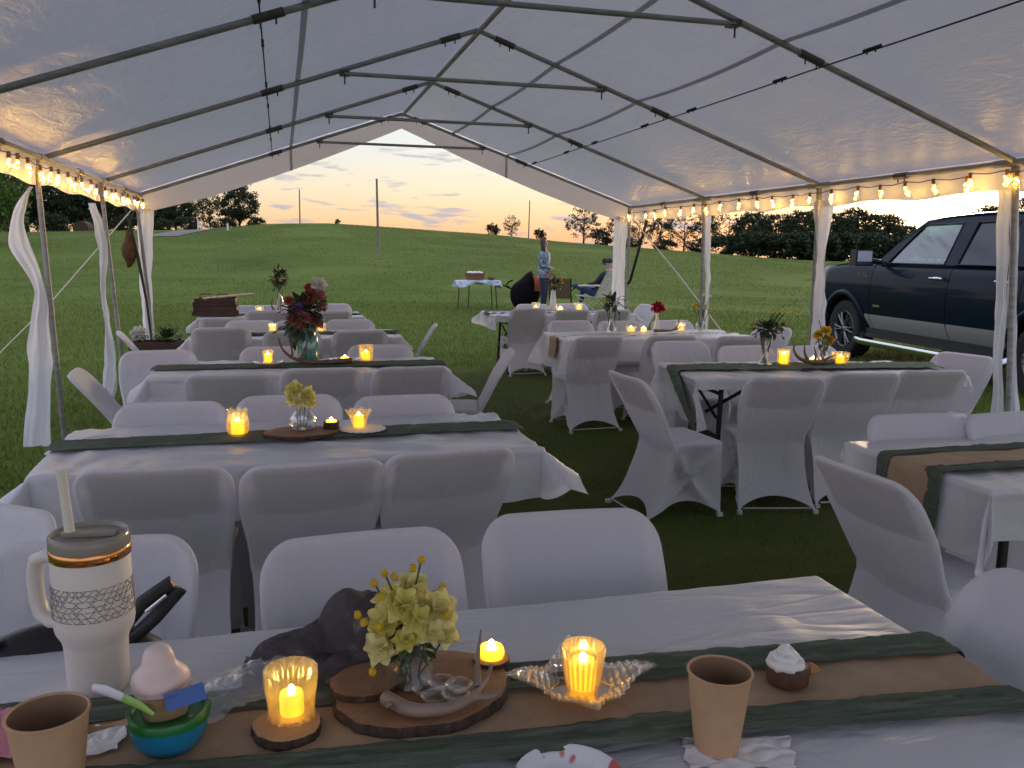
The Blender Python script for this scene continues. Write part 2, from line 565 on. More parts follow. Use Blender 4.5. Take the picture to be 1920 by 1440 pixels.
# ------------------------------------------------------------------ geometry helpers
class MB:
    def __init__(s):
        s.v, s.f, s.mi = [], [], []
        s.cur = 0
    def add(s, vs, fs):
        o = len(s.v)
        s.v += [tuple(p) for p in vs]
        s.f += [tuple(i+o for i in q) for q in fs]
        s.mi += [s.cur]*len(fs)
        return s
    def box(s, c, d, rot=None, taper=1.0):
        x, y, z = (k/2 for k in d)
        vs = [Vector((a*x*(taper if e > 0 else 1), bb*y*(taper if e > 0 else 1), e*z)) for e in (-1, 1) for a, bb in ((-1, -1), (1, -1), (1, 1), (-1, 1))]
        if rot is not None:
            vs = [rot @ p for p in vs]
        c = Vector(c)
        return s.add([p+c for p in vs], [(3, 2, 1, 0), (4, 5, 6, 7), (0, 1, 5, 4), (1, 2, 6, 5), (2, 3, 7, 6), (3, 0, 4, 7)])
    def tube(s, pts, r, n=8, caps=True, flat=1.0, closed=False):
        pts = [Vector(p) for p in pts]
        k = len(pts)
        rs = r if isinstance(r, (list, tuple)) else [r]*k
        vs, fs = [], []
        ref = None
        for i, p in enumerate(pts):
            a = pts[i-1] if (i > 0 or closed) else p
            c = pts[(i+1) % k] if (i < k-1 or closed) else p
            t = (c-a)
            t = t.normalized() if t.length > 1e-9 else Vector((0, 0, 1))
            if ref is None:
                ref = Vector((0, 0, 1)) if abs(t.z) < .9 else Vector((1, 0, 0))
            x = (ref - t*ref.dot(t))
            x = x.normalized() if x.length > 1e-6 else t.orthogonal().normalized()
            ref = x
            y = t.cross(x)
            for j in range(n):
                q = 2*PI*j/n
                vs.append(p + x*(math.cos(q)*rs[i]) + y*(math.sin(q)*rs[i]*flat))
        m = k if closed else k-1
        for i in range(m):
            for j in range(n):
                a0, b0 = i*n+j, i*n+(j+1) % n
                a1, b1 = ((i+1) % k)*n+j, ((i+1) % k)*n+(j+1) % n
                fs.append((a0, b0, b1, a1))
        if caps and not closed:
            fs.append(tuple(range(n-1, -1, -1)))
            fs.append(tuple((k-1)*n+j for j in range(n)))
        return s.add(vs, fs)
    def lathe(s, prof, n=24, c=(0, 0, 0), mod=None, closed=False):
        vs, fs = [], []
        for i, (r, z) in enumerate(prof):
            for j in range(n):
                q = 2*PI*j/n
                rr = r if mod is None else mod(r, z, q, i)
                vs.append((c[0]+rr*math.cos(q), c[1]+rr*math.sin(q), c[2]+z))
        k = len(prof)
        for i in range(k-1):
            for j in range(n):
                fs.append((i*n+j, i*n+(j+1) % n, (i+1)*n+(j+1) % n, (i+1)*n+j))
        if prof[0][0] > 1e-6 and not closed:
            fs.append(tuple(range(n-1, -1, -1)))
        if prof[-1][0] > 1e-6 and not closed:
            fs.append(tuple((k-1)*n+j for j in range(n)))
        return s.add(vs, fs)
    def grid(s, fn, nu, nv, wrap=False):
        vs = [fn(i/(nu-1), j/(nv-1)) for j in range(nv) for i in range(nu)]
        fs = [(j*nu+i, j*nu+i+1, (j+1)*nu+i+1, (j+1)*nu+i) for j in range(nv-1) for i in range(nu-1)]
        return s.add(vs, fs)
    def ball(s, c, r, n=12, m=8, fn=None):
        rx, ry, rz = r if isinstance(r, (tuple, list)) else (r, r, r)
        vs = [(c[0], c[1], c[2]-rz)]
        for i in range(1, m):
            a = PI*i/m
            for j in range(n):
                q = 2*PI*j/n
                vs.append((c[0]+rx*math.sin(a)*math.cos(q), c[1]+ry*math.sin(a)*math.sin(q), c[2]-rz*math.cos(a)))
        vs.append((c[0], c[1], c[2]+rz))
        if fn:
            vs = [fn(Vector(p)) for p in vs]
        fs = [(0, 1+(j+1) % n, 1+j) for j in range(n)]
        for i in range(m-2):
            for j in range(n):
                fs.append((1+i*n+j, 1+i*n+(j+1) % n, 1+(i+1)*n+(j+1) % n, 1+(i+1)*n+j))
        l = len(vs)-1
        fs += [(l, 1+(m-2)*n+j, 1+(m-2)*n+(j+1) % n) for j in range(n)]
        return s.add(vs, fs)
    def prism(s, poly, axis, a, bb):
        """extrude a 2-D outline (list of (p, q)) between a and b along axis 0 / 1 / 2"""
        def put(p, q, w):
            return ((w, p, q), (p, w, q), (p, q, w))[axis]
        n = len(poly)
        vs = [put(p, q, a) for p, q in poly] + [put(p, q, bb) for p, q in poly]
        fs = [tuple(range(n-1, -1, -1)), tuple(range(n, 2*n))] + [(i, (i+1) % n, n+(i+1) % n, n+i) for i in range(n)]
        return s.add(vs, fs)
    def move(s, mat):
        s.v = [tuple(mat @ Vector(p)) for p in s.v]
        return s
    def mesh(s, name, mat, smooth=True, angle=50):
        me = bpy.data.meshes.new(name)
        me.from_pydata(s.v, [], s.f)
        ms = mat if isinstance(mat, (list, tuple)) else [mat]
        for m in ms:
            me.materials.append(M[m] if isinstance(m, str) else m)
        if len(ms) > 1:
            me.polygons.foreach_set('material_index', s.mi)
        if smooth:
            me.polygons.foreach_set('use_smooth', [True]*len(me.polygons))
            if angle:
                me.set_sharp_from_angle(angle=R(angle))
        me.update()
        return me
    def build(s, name, mat, parent=None, smooth=True, angle=50, loc=None, **props):
        o = bpy.data.objects.new(name, s.mesh(name, mat, smooth, angle))
        COL.objects.link(o)
        if parent is not None:
            o.parent = parent
        if loc is not None:
            o.location = loc
        for k, v in props.items():
            o[k] = v
        return o

def link(name, me, parent=None, **props):
    o = bpy.data.objects.new(name, me)
    COL.objects.link(o)
    if parent is not None:
        o.parent = parent
    for k, v in props.items():
        o[k] = v
    return o
def thing(name, label, cat, loc=(0, 0, 0), rz=0.0, group=None):
    o = bpy.data.objects.new(name, None)
    COL.objects.link(o)
    o.empty_display_size = .1
    o.location = loc
    o.rotation_euler = (0, 0, rz)
    return tag(o, label, cat, group)
def tag(o, label, cat, group=None):
    o['label'] = label
    o['category'] = cat
    if group:
        o['group'] = group
    return o
def kids(o):
    return [c for c in bpy.data.objects if c.parent == o]
def copy_tree(o, parent=None, tree=None):
    c = o.copy()
    COL.objects.link(c)
    if parent is not None:
        c.parent = parent
    for ch in (tree or {}).get(o.name, kids(o) if tree is None else []):
        copy_tree(ch, c, tree)
    return c
def smooth01(t):
    t = max(0.0, min(1.0, t))
    return t*t*(3-2*t)
def nz(x, y, z=0.0):
    return noise.noise(Vector((x, y, z)))
def lerp(a, b, t):
    return a+(b-a)*t

# ------------------------------------------------------------------ the ground: lawn, then a hill
SKY = [(-180, 0), (-60, .3), (-30, .6), (-15.6, .70), (-9, .95), (-4.6, 1.12), (-1, 1.47), (2.5, 1.62), (7.3, 1.40), (13.4, 1.06), (18.5, .62), (23.4, .32), (28.2, 0), (33, -.36), (45, -.7), (70, -.9), (110, -.9), (180, 0)]
def crest(az):
    for (a, e), (b2, g) in zip(SKY, SKY[1:]):
        if a <= az <= b2:
            return lerp(e, g, smooth01((az-a)/(b2-a)) if b2-a > 20 else (az-a)/(b2-a))
    return 0
R0 = 70.0
def ground_z(x, y):
    r = math.hypot(x, y)
    az = math.degrees(math.atan2(x, y))
    z = 0.0
    if r > 13:
        zc = 1.52 + R0*math.tan(R(crest(az)))
        t = (r-13)/(R0-13)
        z = zc*smooth01(t) if t < 1 else zc - (r-R0)*.004
        z += .05*smooth01((r-16)/20)*nz(x*.09, y*.09, 3)
    z += .10*smooth01((x-5)/2.2)*(1-smooth01((r-14)/10))
    return z
mb = MB()
radii = [0, 1, 2, 3, 4, 5, 6, 7, 8, 9, 10, 11, 12, 13, 14, 15, 16, 17.5, 19, 21, 23, 25, 27.5, 30, 33, 36, 40, 44, 48, 52, 56, 60, 63, 66, 68, 70, 72, 75, 80, 90, 105, 125, 150, 200, 300, 500, 900]
NA = 240
vs = [(0, 0, 0)]
for r in radii[1:]:
    for j in range(NA):
        a = 2*PI*j/NA
        x, y = r*math.sin(a), r*math.cos(a)
        vs.append((x, y, ground_z(x, y)))
fs = [(0, 1+(j+1) % NA, 1+j) for j in range(NA)]
for i in range(len(radii)-2):
    for j in range(NA):
        fs.append((1+i*NA+j, 1+i*NA+(j+1) % NA, 1+(i+1)*NA+(j+1) % NA, 1+(i+1)*NA+j))
mb.add(vs, fs)
g = mb.build('ground', 'ground_grass', angle=None)
g['kind'] = 'structure'
# gravel track along the left shoulder of the hill
trk = MB()
path = []
for i in range(25):
    t = i/24
    az = lerp(-7.2, -2.6, t)
    r = lerp(52, 68, t)
    path.append((r*math.sin(R(az)), r*math.cos(R(az))))
def trackfn(u, v):
    i = u*24
    k = min(23, int(i))
    x, y = lerp(path[k][0], path[k+1][0], i-k), lerp(path[k][1], path[k+1][1], i-k)
    dxx, dyy = path[k+1][0]-path[k][0], path[k+1][1]-path[k][1]
    l = math.hypot(dxx, dyy)
    w = (v-.5)*1.9
    x, y = x-dyy/l*w, y+dxx/l*w
    return (x, y, ground_z(x, y)+.03)
trk.grid(trackfn, 60, 4)
o = trk.build('gravel_track', 'gravel_pale')
o['kind'] = 'structure'

# grass blades
def grass(name, pts, hmin, hmax, wid, seed):
    rng = np.random.default_rng(seed)
    n = len(pts)
    z = np.array([ground_z(p[0], p[1]) for p in pts])
    h = rng.uniform(hmin, hmax, n)*rng.uniform(.6, 1.2, n)
    a = rng.uniform(0, 2*PI, n)
    w = wid*rng.uniform(.6, 1.3, n)
    lean = rng.normal(0, .45, (n, 2))*h[:, None]
    base = np.column_stack([pts, z-.004])
    d = np.column_stack([np.cos(a)*w, np.sin(a)*w, np.zeros(n)])
    tip = base + np.column_stack([lean, h])
    co = np.stack([base-d, base+d, tip], 1).reshape(-1, 3)
    me = bpy.data.meshes.new(name)
    me.vertices.add(3*n)
    me.vertices.foreach_set('co', co.ravel())
    me.loops.add(3*n)
    me.loops.foreach_set('vertex_index', np.arange(3*n))
    me.polygons.add(n)
    me.polygons.foreach_set('loop_start', np.arange(0, 3*n, 3))
    me.materials.append(M['grass_blade'])
    me.update()
    me.validate()
    return link(name, me, kind='stuff')
rng = np.random.default_rng(3)
def patchy(p, k, lo):
    return np.array([nz(q[0]*k, q[1]*k, 5) for q in p]) > lo
def wedge(n, r0, r1, a0, a1, power=1.0):
    r = r0 + (r1-r0)*rng.uniform(0, 1, n)**power
    az = np.radians(rng.uniform(a0, a1, n))
    return np.column_stack([r*np.sin(az), r*np.cos(az)])
p = wedge(90000, 2.2, 13, -28, 52, .8)
p = p[patchy(p, 1.4, -.35)]
inside = (p[:, 0] > -1.5) & (p[:, 0] < 4.5)
grass('grass', p[inside], .015, .045, .0032, 1)
p2 = wedge(150000, 3.5, 22, -24, 52, .85)
out = ~((p2[:, 0] > -1.5) & (p2[:, 0] < 4.5) & (p2[:, 1] < 10.9))
grass('grass', p2[out], .03, .085, .005, 2)
p3 = wedge(170000, 16, 66, -22, 50, .75)
p3 = p3[patchy(p3, .22, -.25)]
grass('grass', p3, .025, .075, .010, 4)

# ------------------------------------------------------------------ the party tent
EX0, EX1, RX, EZ, RZ = -1.55, 4.55, 1.50, 2.125, 3.18
FY = [10.91, 8.80, 6.69, 4.60, 2.49, 0.39, -1.71]
tent = thing('party_tent', 'white frame party tent open on its sides over all the set tables', 'tent')
def roof_z(x, lift=0.0):
    t = (RX-x)/(RX-EX0) if x < RX else (x-RX)/(EX1-RX)
    return lerp(RZ, EZ, t)+lift
def steel(name, pts, r=.0185, mat='tent_steel', n=10):
    return MB().tube(pts, r, n).build(name, mat, tent)
def sleeve(p, d, l=.16, r=.0235):
    d = Vector(d).normalized()
    p = Vector(p)
    mb = MB().tube([p-d*l/2, p+d*l/2], r, 10)
    mb.tube([p-d*l*.25, p-d*l*.25+Vector((0, 0, -.05))], .005, 6)
    mb.tube([p+d*l*.25, p+d*l*.25+Vector((0, 0, -.05))], .005, 6)
    return mb.build('sleeve', 'clamp_steel', tent)
legs = {(-1, 10.91): (-1.47, 10.93, -1.60), (1, 10.91): (4.56, 10.92, 4.55), (-1, 8.80): (-1.47, 8.79, -1.59), (1, 8.80): (4.60, 8.79, 4.55), (-1, 6.69): (-1.55, 6.70, -1.61), (1, 6.69): (4.63, 6.76, 4.56), (1, 4.60): (4.78, 4.64, 4.56)}
for k, y in enumerate(FY):
    for s, ex in ((-1, EX0), (1, EX1)):
        steel('rafter', [(ex, y, EZ), (RX, y, RZ)])
        dr = (RX-ex, 0, RZ-EZ)
        for t in ((.5, .93) if y > 1 else (.5,)):
            sleeve((lerp(ex, RX, t), y, lerp(EZ, RZ, t)), dr)
        bx, by, tx = legs.get((s, y), (ex, y, ex))
        steel('leg', [(tx, y, EZ), (bx, by, 0)], .019)
        mz = 1.12
        mt = 1-mz/EZ
        steel('leg_joint', [(lerp(tx, bx, mt), lerp(y, by, mt), mz-.07), (lerp(tx, bx, mt-.03), lerp(y, by, mt-.03), mz)], .023)
        MB().lathe([(.06, 0), (.06, .006), (.026, .012), (.026, .06)], 12, (bx, by, 0)).build('foot_plate', 'tent_steel', tent)
        # corner fitting where rafter, leg and eave rail meet
        MB().tube([(tx, y, EZ+.01), (tx, y, EZ-.13)], .026, 10).build('eave_fitting', 'tent_steel', tent)
    # collar tie
    zt = lerp(RZ, EZ, .33)
    xa, xb = lerp(RX, EX0, .33), lerp(RX, EX1, .33)
    steel('collar_tie', [(xa, y-.03, zt-.035), (xb, y-.03, zt-.035)], .016)
    for xx in (xa, xb):
        MB().box((xx, y-.01, zt-.03), (.07, .07, .035)).tube([(xx, y-.03, zt-.03), (xx, y-.03, zt-.11)], .006, 6).build('tie_clamp', 'clamp_steel', tent)
for a, bq in zip(FY, FY[1:]):
    steel('ridge_pole', [(RX, a, RZ-.02), (RX, bq, RZ-.02)])
    for ex, s in ((EX0, -1), (EX1, 1)):
        steel('eave_rail', [(ex, a, EZ-.01), (ex, bq, EZ-.01)], .019)
        sleeve((ex, lerp(a, bq, .5), EZ-.01), (0, 1, 0), .14, .024)
        steel('eave_fitting', [(ex, a-.16, EZ-.01), (ex, a+(.16 if a < 10 else 0.02), EZ-.01)], .025)
# roof sheet: sags between the frames
Y0, Y1 = -1.75, 10.95  # near end carried on out of view, added to shade the front table
def sag(y, t):
    s = 0
    for a, bq in zip(FY, FY[1:]):
        if bq <= y <= a:
            u = (y-bq)/(a-bq)
            s = 4*u*(1-u)
    return s
for s, ex, nm in ((-1, EX0, 'left'), (1, EX1, 'right')):
    def fn(u, v, s=s, ex=ex):
        y = lerp(Y0, Y1, u)
        x = lerp(RX, ex+s*.03, v)
        z = roof_z(x) + .034 - .030*sag(y, v)*math.sin(PI*v) + .008*nz(x*2.3, y*1.1, 1) + .005*abs(nz(x*5, y*1.8, 7)) + .003*abs(nz(x*11-y*5, y*3, 2))
        return (x, y, z)
    MB().grid(fn, 150, 44).build('roof_sheet', 'tent_tarp', tent, angle=None)
    # overlapped seams and the tension cords under the sheet
    for off in ([1.345, .64] if s > 0 else [1.345]):
        def sf(u, v, s=s, ex=ex, off=off):
            y = lerp(Y0, Y1-.02, u)
            x = RX + s*(off + (v-.5)*.035)
            return (x, y, roof_z(x)+.020-.030*sag(y, 0)*math.sin(PI*off/3.05))
        MB().grid(sf, 150, 2).build('seam', 'tent_seam', tent, angle=None)
    off = 1.56
    x = RX+s*off
    cord = MB().tube([(x, y, roof_z(x)-.045-.004*sag(y, 0)) for y in np.linspace(Y0+.1, Y1-.1, 60)], .0045, 6)
    for y in FY:
        for q in (-.5, .38):
            cord.tube([(x, y+q-.07, roof_z(x)-.037), (x, y+q+.07, roof_z(x)-.037)], .009, 6)
            cord.box((x, y+q-.03, roof_z(x)-.05), (.007, .005, .022))
            cord.box((x, y+q+.04, roof_z(x)-.05), (.007, .005, .022))
    cord.build('tension_cord', 'black_strap', tent)
    # side valance
    def vf(u, v, s=s, ex=ex):
        y = lerp(Y0, Y1, u)
        d = .215*v
        sc = .012*math.sin(y*2.99*2)*v
        return (ex+s*(.045+.02*v+.012*nz(y*2.2, v*2, s)*v), y, EZ+.035-d-sc+.006*nz(y*3, 0, 4)*v)
    MB().grid(vf, 200, 7).build('side_valance', 'tent_valance', tent, angle=None)
# gable valance at the far end: a thin hanging flap
for s, ex in ((-1, EX0), (1, EX1)):
    def gf(u, v, s=s, ex=ex):
        x = lerp(RX, ex+s*.05, u)
        drop = (.20 + .10*math.sin(min(1, u*1.6)*PI/2) - .12*max(0, u-.75)*4*.5)
        return (x, Y1+.03+.02*v*nz(x*2, v, 2)+.02*v, roof_z(x)+.035-drop*v)
    MB().grid(gf, 60, 7).build('gable_valance', 'tent_valance', tent, angle=None)
    def gseam(u, v, s=s, ex=ex):
        x = RX + s*(1.345+(v-.5)*.03)
        return (x, Y1+.018, roof_z(x)+.03-.29*u)
    MB().grid(gseam, 4, 2).build('seam', 'tent_seam', tent)
    def gf2(u, v, s=s, ex=ex):
        x = lerp(RX, ex+s*.05, u)
        return (x, Y0-.02, roof_z(x)+.035-.25*v)
    MB().grid(gf2, 30, 4).build('gable_valance', 'tent_valance', tent, angle=None)

# curtain strips tied at the legs
def ribbon(spine, widths, label, axis=(1, 0, 0), twist=None, seed=0):
    pts = [Vector(p) for p in spine]
    n = 40
    def at(arr, t):
        i = t*(len(arr)-1)
        k = min(len(arr)-2, int(i))
        f = smooth01(i-k) if not isinstance(arr[0], Vector) else i-k
        if isinstance(arr[0], Vector):      # Catmull-Rom
            p0, p1, p2, p3 = arr[max(0, k-1)], arr[k], arr[k+1], arr[min(len(arr)-1, k+2)]
            return .5*((2*p1)+(p2-p0)*f+(2*p0-5*p1+4*p2-p3)*f*f+(3*p1-p0-3*p2+p3)*f**3)
        return lerp(arr[k], arr[k+1], f)
    ax = Vector(axis).normalized()
    nrm = ax.cross(Vector((0, 0, 1)))
    def fn(u, v):
        p = at(pts, v)
        w = at(widths, v)
        a = (at(twist, v) if twist else 0)
        d = ax*math.cos(a)+nrm*math.sin(a)
        q = p + d*(w*(u-.5))
        q = q + nrm*(.016*math.sin(u*9+seed+v*4)+.010*math.sin(u*21+seed*3+v*9+3*nz(u, v*5, seed))+.02*nz(u*3, v*7, seed)) + ax*(.012*nz(u, v*11, seed+4))
        return tuple(q)
    o = MB().grid(fn, 26, n*2).build('tent_curtain', 'curtain_plastic', angle=None)
    tag(o, label, 'curtain', 'rolled side curtains at the tent legs')
    return o
ribbon([(-1.68, 6.8, 1.93), (-1.77, 6.8, 1.75), (-1.77, 6.77, 1.52), (-1.65, 6.69, 1.27), (-1.64, 6.66, 1.08), (-1.66, 6.62, .82), (-1.66, 6.58, .56), (-1.69, 6.52, .13)], [.06, .10, .165, .135, .12, .175, .19, .22], 'twisted white curtain strip beside the nearest left tent leg, bulging at its upper half', (.97, -.26, 0), [.9, .4, .2, .6, .2, 0, .1, 0], 1)
ribbon([(-1.68, 8.85, 1.92), (-1.62, 8.79, 1.68), (-1.59, 8.74, 1.44), (-1.61, 8.7, 1.14), (-1.58, 8.65, .85), (-1.56, 8.58, .46), (-1.57, 8.55, .26), (-1.6, 8.53, .08)], [.06, .09, .075, .05, .07, .12, .15, .12], 'narrow white curtain strip at the middle left tent leg, flaring near the grass', (.97, -.26, 0), None, 2)
ribbon([(-1.52, 11.0, 1.97), (-1.55, 10.95, 1.17), (-1.54, 10.93, .68), (-1.52, 10.9, .06)], [.19, .165, .13, .12], 'white curtain strip at the far left corner leg of the tent', (.97, -.26, 0), None, 3)
ribbon([(4.46, 10.99, 2.0), (4.43, 10.95, 1.33), (4.43, 10.93, .73), (4.42, 10.9, .04)], [.18, .165, .175, .18], 'straight white curtain strip at the far right corner leg of the tent', (.97, -.26, 0), None, 4)
ribbon([(4.61, 8.86, 2.03), (4.64, 8.82, 1.37), (4.645, 8.8, .79), (4.65, 8.8, .05)], [.11, .055, .055, .055], 'thin white curtain strip on the slim right leg in front of the wood', (.97, -.26, 0), None, 5)
ribbon([(4.60, 6.66, 1.99), (4.57, 6.62, 1.51), (4.57, 6.6, 1.23), (4.56, 6.57, .96), (4.53, 6.55, .6), (4.52, 6.55, .06)], [.16, .07, .105, .115, .095, .09], 'white curtain strip tapering down in front of the truck front wheel', (.97, -.26, 0), [0, .5, .2, .3, .1, 0], 6)
ribbon([(4.55, 4.66, 1.95), (4.60, 4.65, 1.25), (4.66, 4.65, .47), (4.69, 4.64, .05)], [.105, .085, .075, .07], 'white curtain strip on the near side of the leg across the truck rear door', (.97, -.26, 0), None, 7)
ribbon([(4.66, 4.68, 1.95), (4.72, 4.67, 1.25), (4.82, 4.68, .47), (4.87, 4.68, .05)], [.05, .06, .06, .06], 'white curtain strip at the right frame edge behind the near right leg', (.97, -.26, 0), None, 8)

# guy ropes and things leaning at the corner legs
o = MB().tube([(-1.60, 10.95, 2.02), (-2.2, 9.45, 1.0), (-2.86, 7.8, .02)], .007, 6).build('guy_rope', 'rope_white')
tag(o, 'pale guy rope slanting down to the grass outside the left curtains', 'rope', 'tent guy ropes')
MB().tube([(-2.86, 7.8, -.05), (-2.86, 7.78, .14)], .012, 6).build('peg', 'clamp_steel', o)
o = MB().tube([(4.58, 10.80, 1.93), (4.72, 9.7, 1.25), (4.98, 7.9, .02)], .009, 6).build('guy_rope', 'rope_white')
tag(o, 'white guy rope slanting across the field beside the right tent legs', 'rope', 'tent guy ropes')
MB().tube([(4.98, 7.9, -.05), (4.98, 7.92, .14)], .012, 6).build('peg', 'clamp_steel', o)
o = MB().tube([(4.73, 10.74, 1.95), (4.62, 10.76, 1.5), (4.54, 10.79, 1.15), (4.53, 10.85, 1.10)], .02, 8, flat=.5).build('black_strap', 'black_strap')
tag(o, 'black strap slanting from the rail to the far right tent leg', 'strap')
o = MB().tube([(-1.70, 10.78, 1.97), (-1.60, 10.78, 1.45), (-1.53, 10.80, .9), (-1.47, 10.80, .02)], [.016, .02, .016, .012], 8).build('walking_stick', 'rod_black')
tag(o, 'dark rod leaning against the far left tent leg', 'rod')
def lumpy(p):
    q = p - Vector((-1.69, 10.80, 1.50))
    k = 1+.30*nz(p.x*14, p.y*14, p.z*9)+.18*nz(p.x*40, p.y*40, p.z*40)
    w = 1.0-.35*smooth01((q.z+.02)/.2)
    return tuple(Vector((-1.69, 10.80, 1.50))+Vector((q.x*w, q.y*w, q.z))*k)
t = thing('net_bag', 'brown net bag hanging beside the dark rod at the far left leg', 'bag', (0, 0, 0))
MB().ball((-1.69, 10.80, 1.50), (.078, .065, .20), 20, 16, lumpy).build('sack', 'net_brown', t)
MB().tube([(-1.69, 10.80, 1.66), (-1.66, 10.81, 1.80), (-1.61, 10.82, 1.95)], .008, 6).build('strap', 'rod_black', t)

# string lights along both eave rails
def string_light(ex, s, ys, label, seed):
    t = thing('string_light', label, 'string lights', (0, 0, 0), 0, 'string lights along the tent eaves')
    rnd = random.Random(seed)
    cab = []
    bead_me = MB()
    x = ex-s*.03
    hang = []
    for i, y in enumerate(ys):
        hang.append((x+rnd.uniform(-.012, .012), y+rnd.uniform(-.04, .04), EZ-.055-rnd.uniform(0, .025)))
    for a, bq in zip(hang, hang[1:]):
        cab += [a, tuple(lerp(Vector(a), Vector(bq), .5)+Vector((0, 0, -.012)))]
    cab.append(hang[-1])
    MB().tube(cab, .0035, 5).build('cable', 'bulb_cable', t)
    for i, (hx, hy, hz) in enumerate(hang):
        tilt = rnd.uniform(-.35, .35)
        gm = MB().lathe([(.009, 0), (.012, -.012), (.019, -.040), (.021, -.060), (.016, -.077), (.005, -.085)], 10)
        rm = Matrix.Translation((hx, hy, hz-.03)) @ Matrix.Rotation(tilt, 4, 'Y') @ Matrix.Rotation(rnd.uniform(-.2, .2), 4, 'X')
        gm.move(rm)
        bl = gm.build('bulb', 'bulb_glass', t)
        MB().tube([(hx, hy, hz+.006), (hx, hy, hz-.032)], .012, 8).build('socket', 'bulb_socket', bl)
        fm = MB()
        for k in range(rnd.choice((4, 5, 6))):
            fm.ball((rnd.uniform(-.012, .012), rnd.uniform(-.012, .012), -.015-.06*k/5+rnd.uniform(-.006, .006)), .0046, 6, 4)
        fm.move(rm)
        fm.build('filament', 'bulb_bead', bl)
ysr = [10.86, 10.35, 10.02, 9.70, 9.33, 9.02, 8.66, 8.35, 8.02, 7.68, 7.36, 7.04, 6.72, 6.44, 6.13, 5.84, 5.53, 5.24, 4.95, 4.88, 4.60, 4.56, 4.2, 3.8, 3.4]
string_light(EX1, 1, ysr, 'glowing bulbs hung along the right eave rail above the truck', 5)
ysl = [10.85, 10.5, 10.2, 9.85, 9.5, 9.2, 8.9, 8.6, 8.3, 8.0, 7.72, 7.45, 7.2, 6.95, 6.7, 6.45, 6.2, 5.95, 5.7, 5.4, 5.1, 4.8]
string_light(EX0, -1, ysl, 'crowded glowing bulbs along the left eave rail', 9)

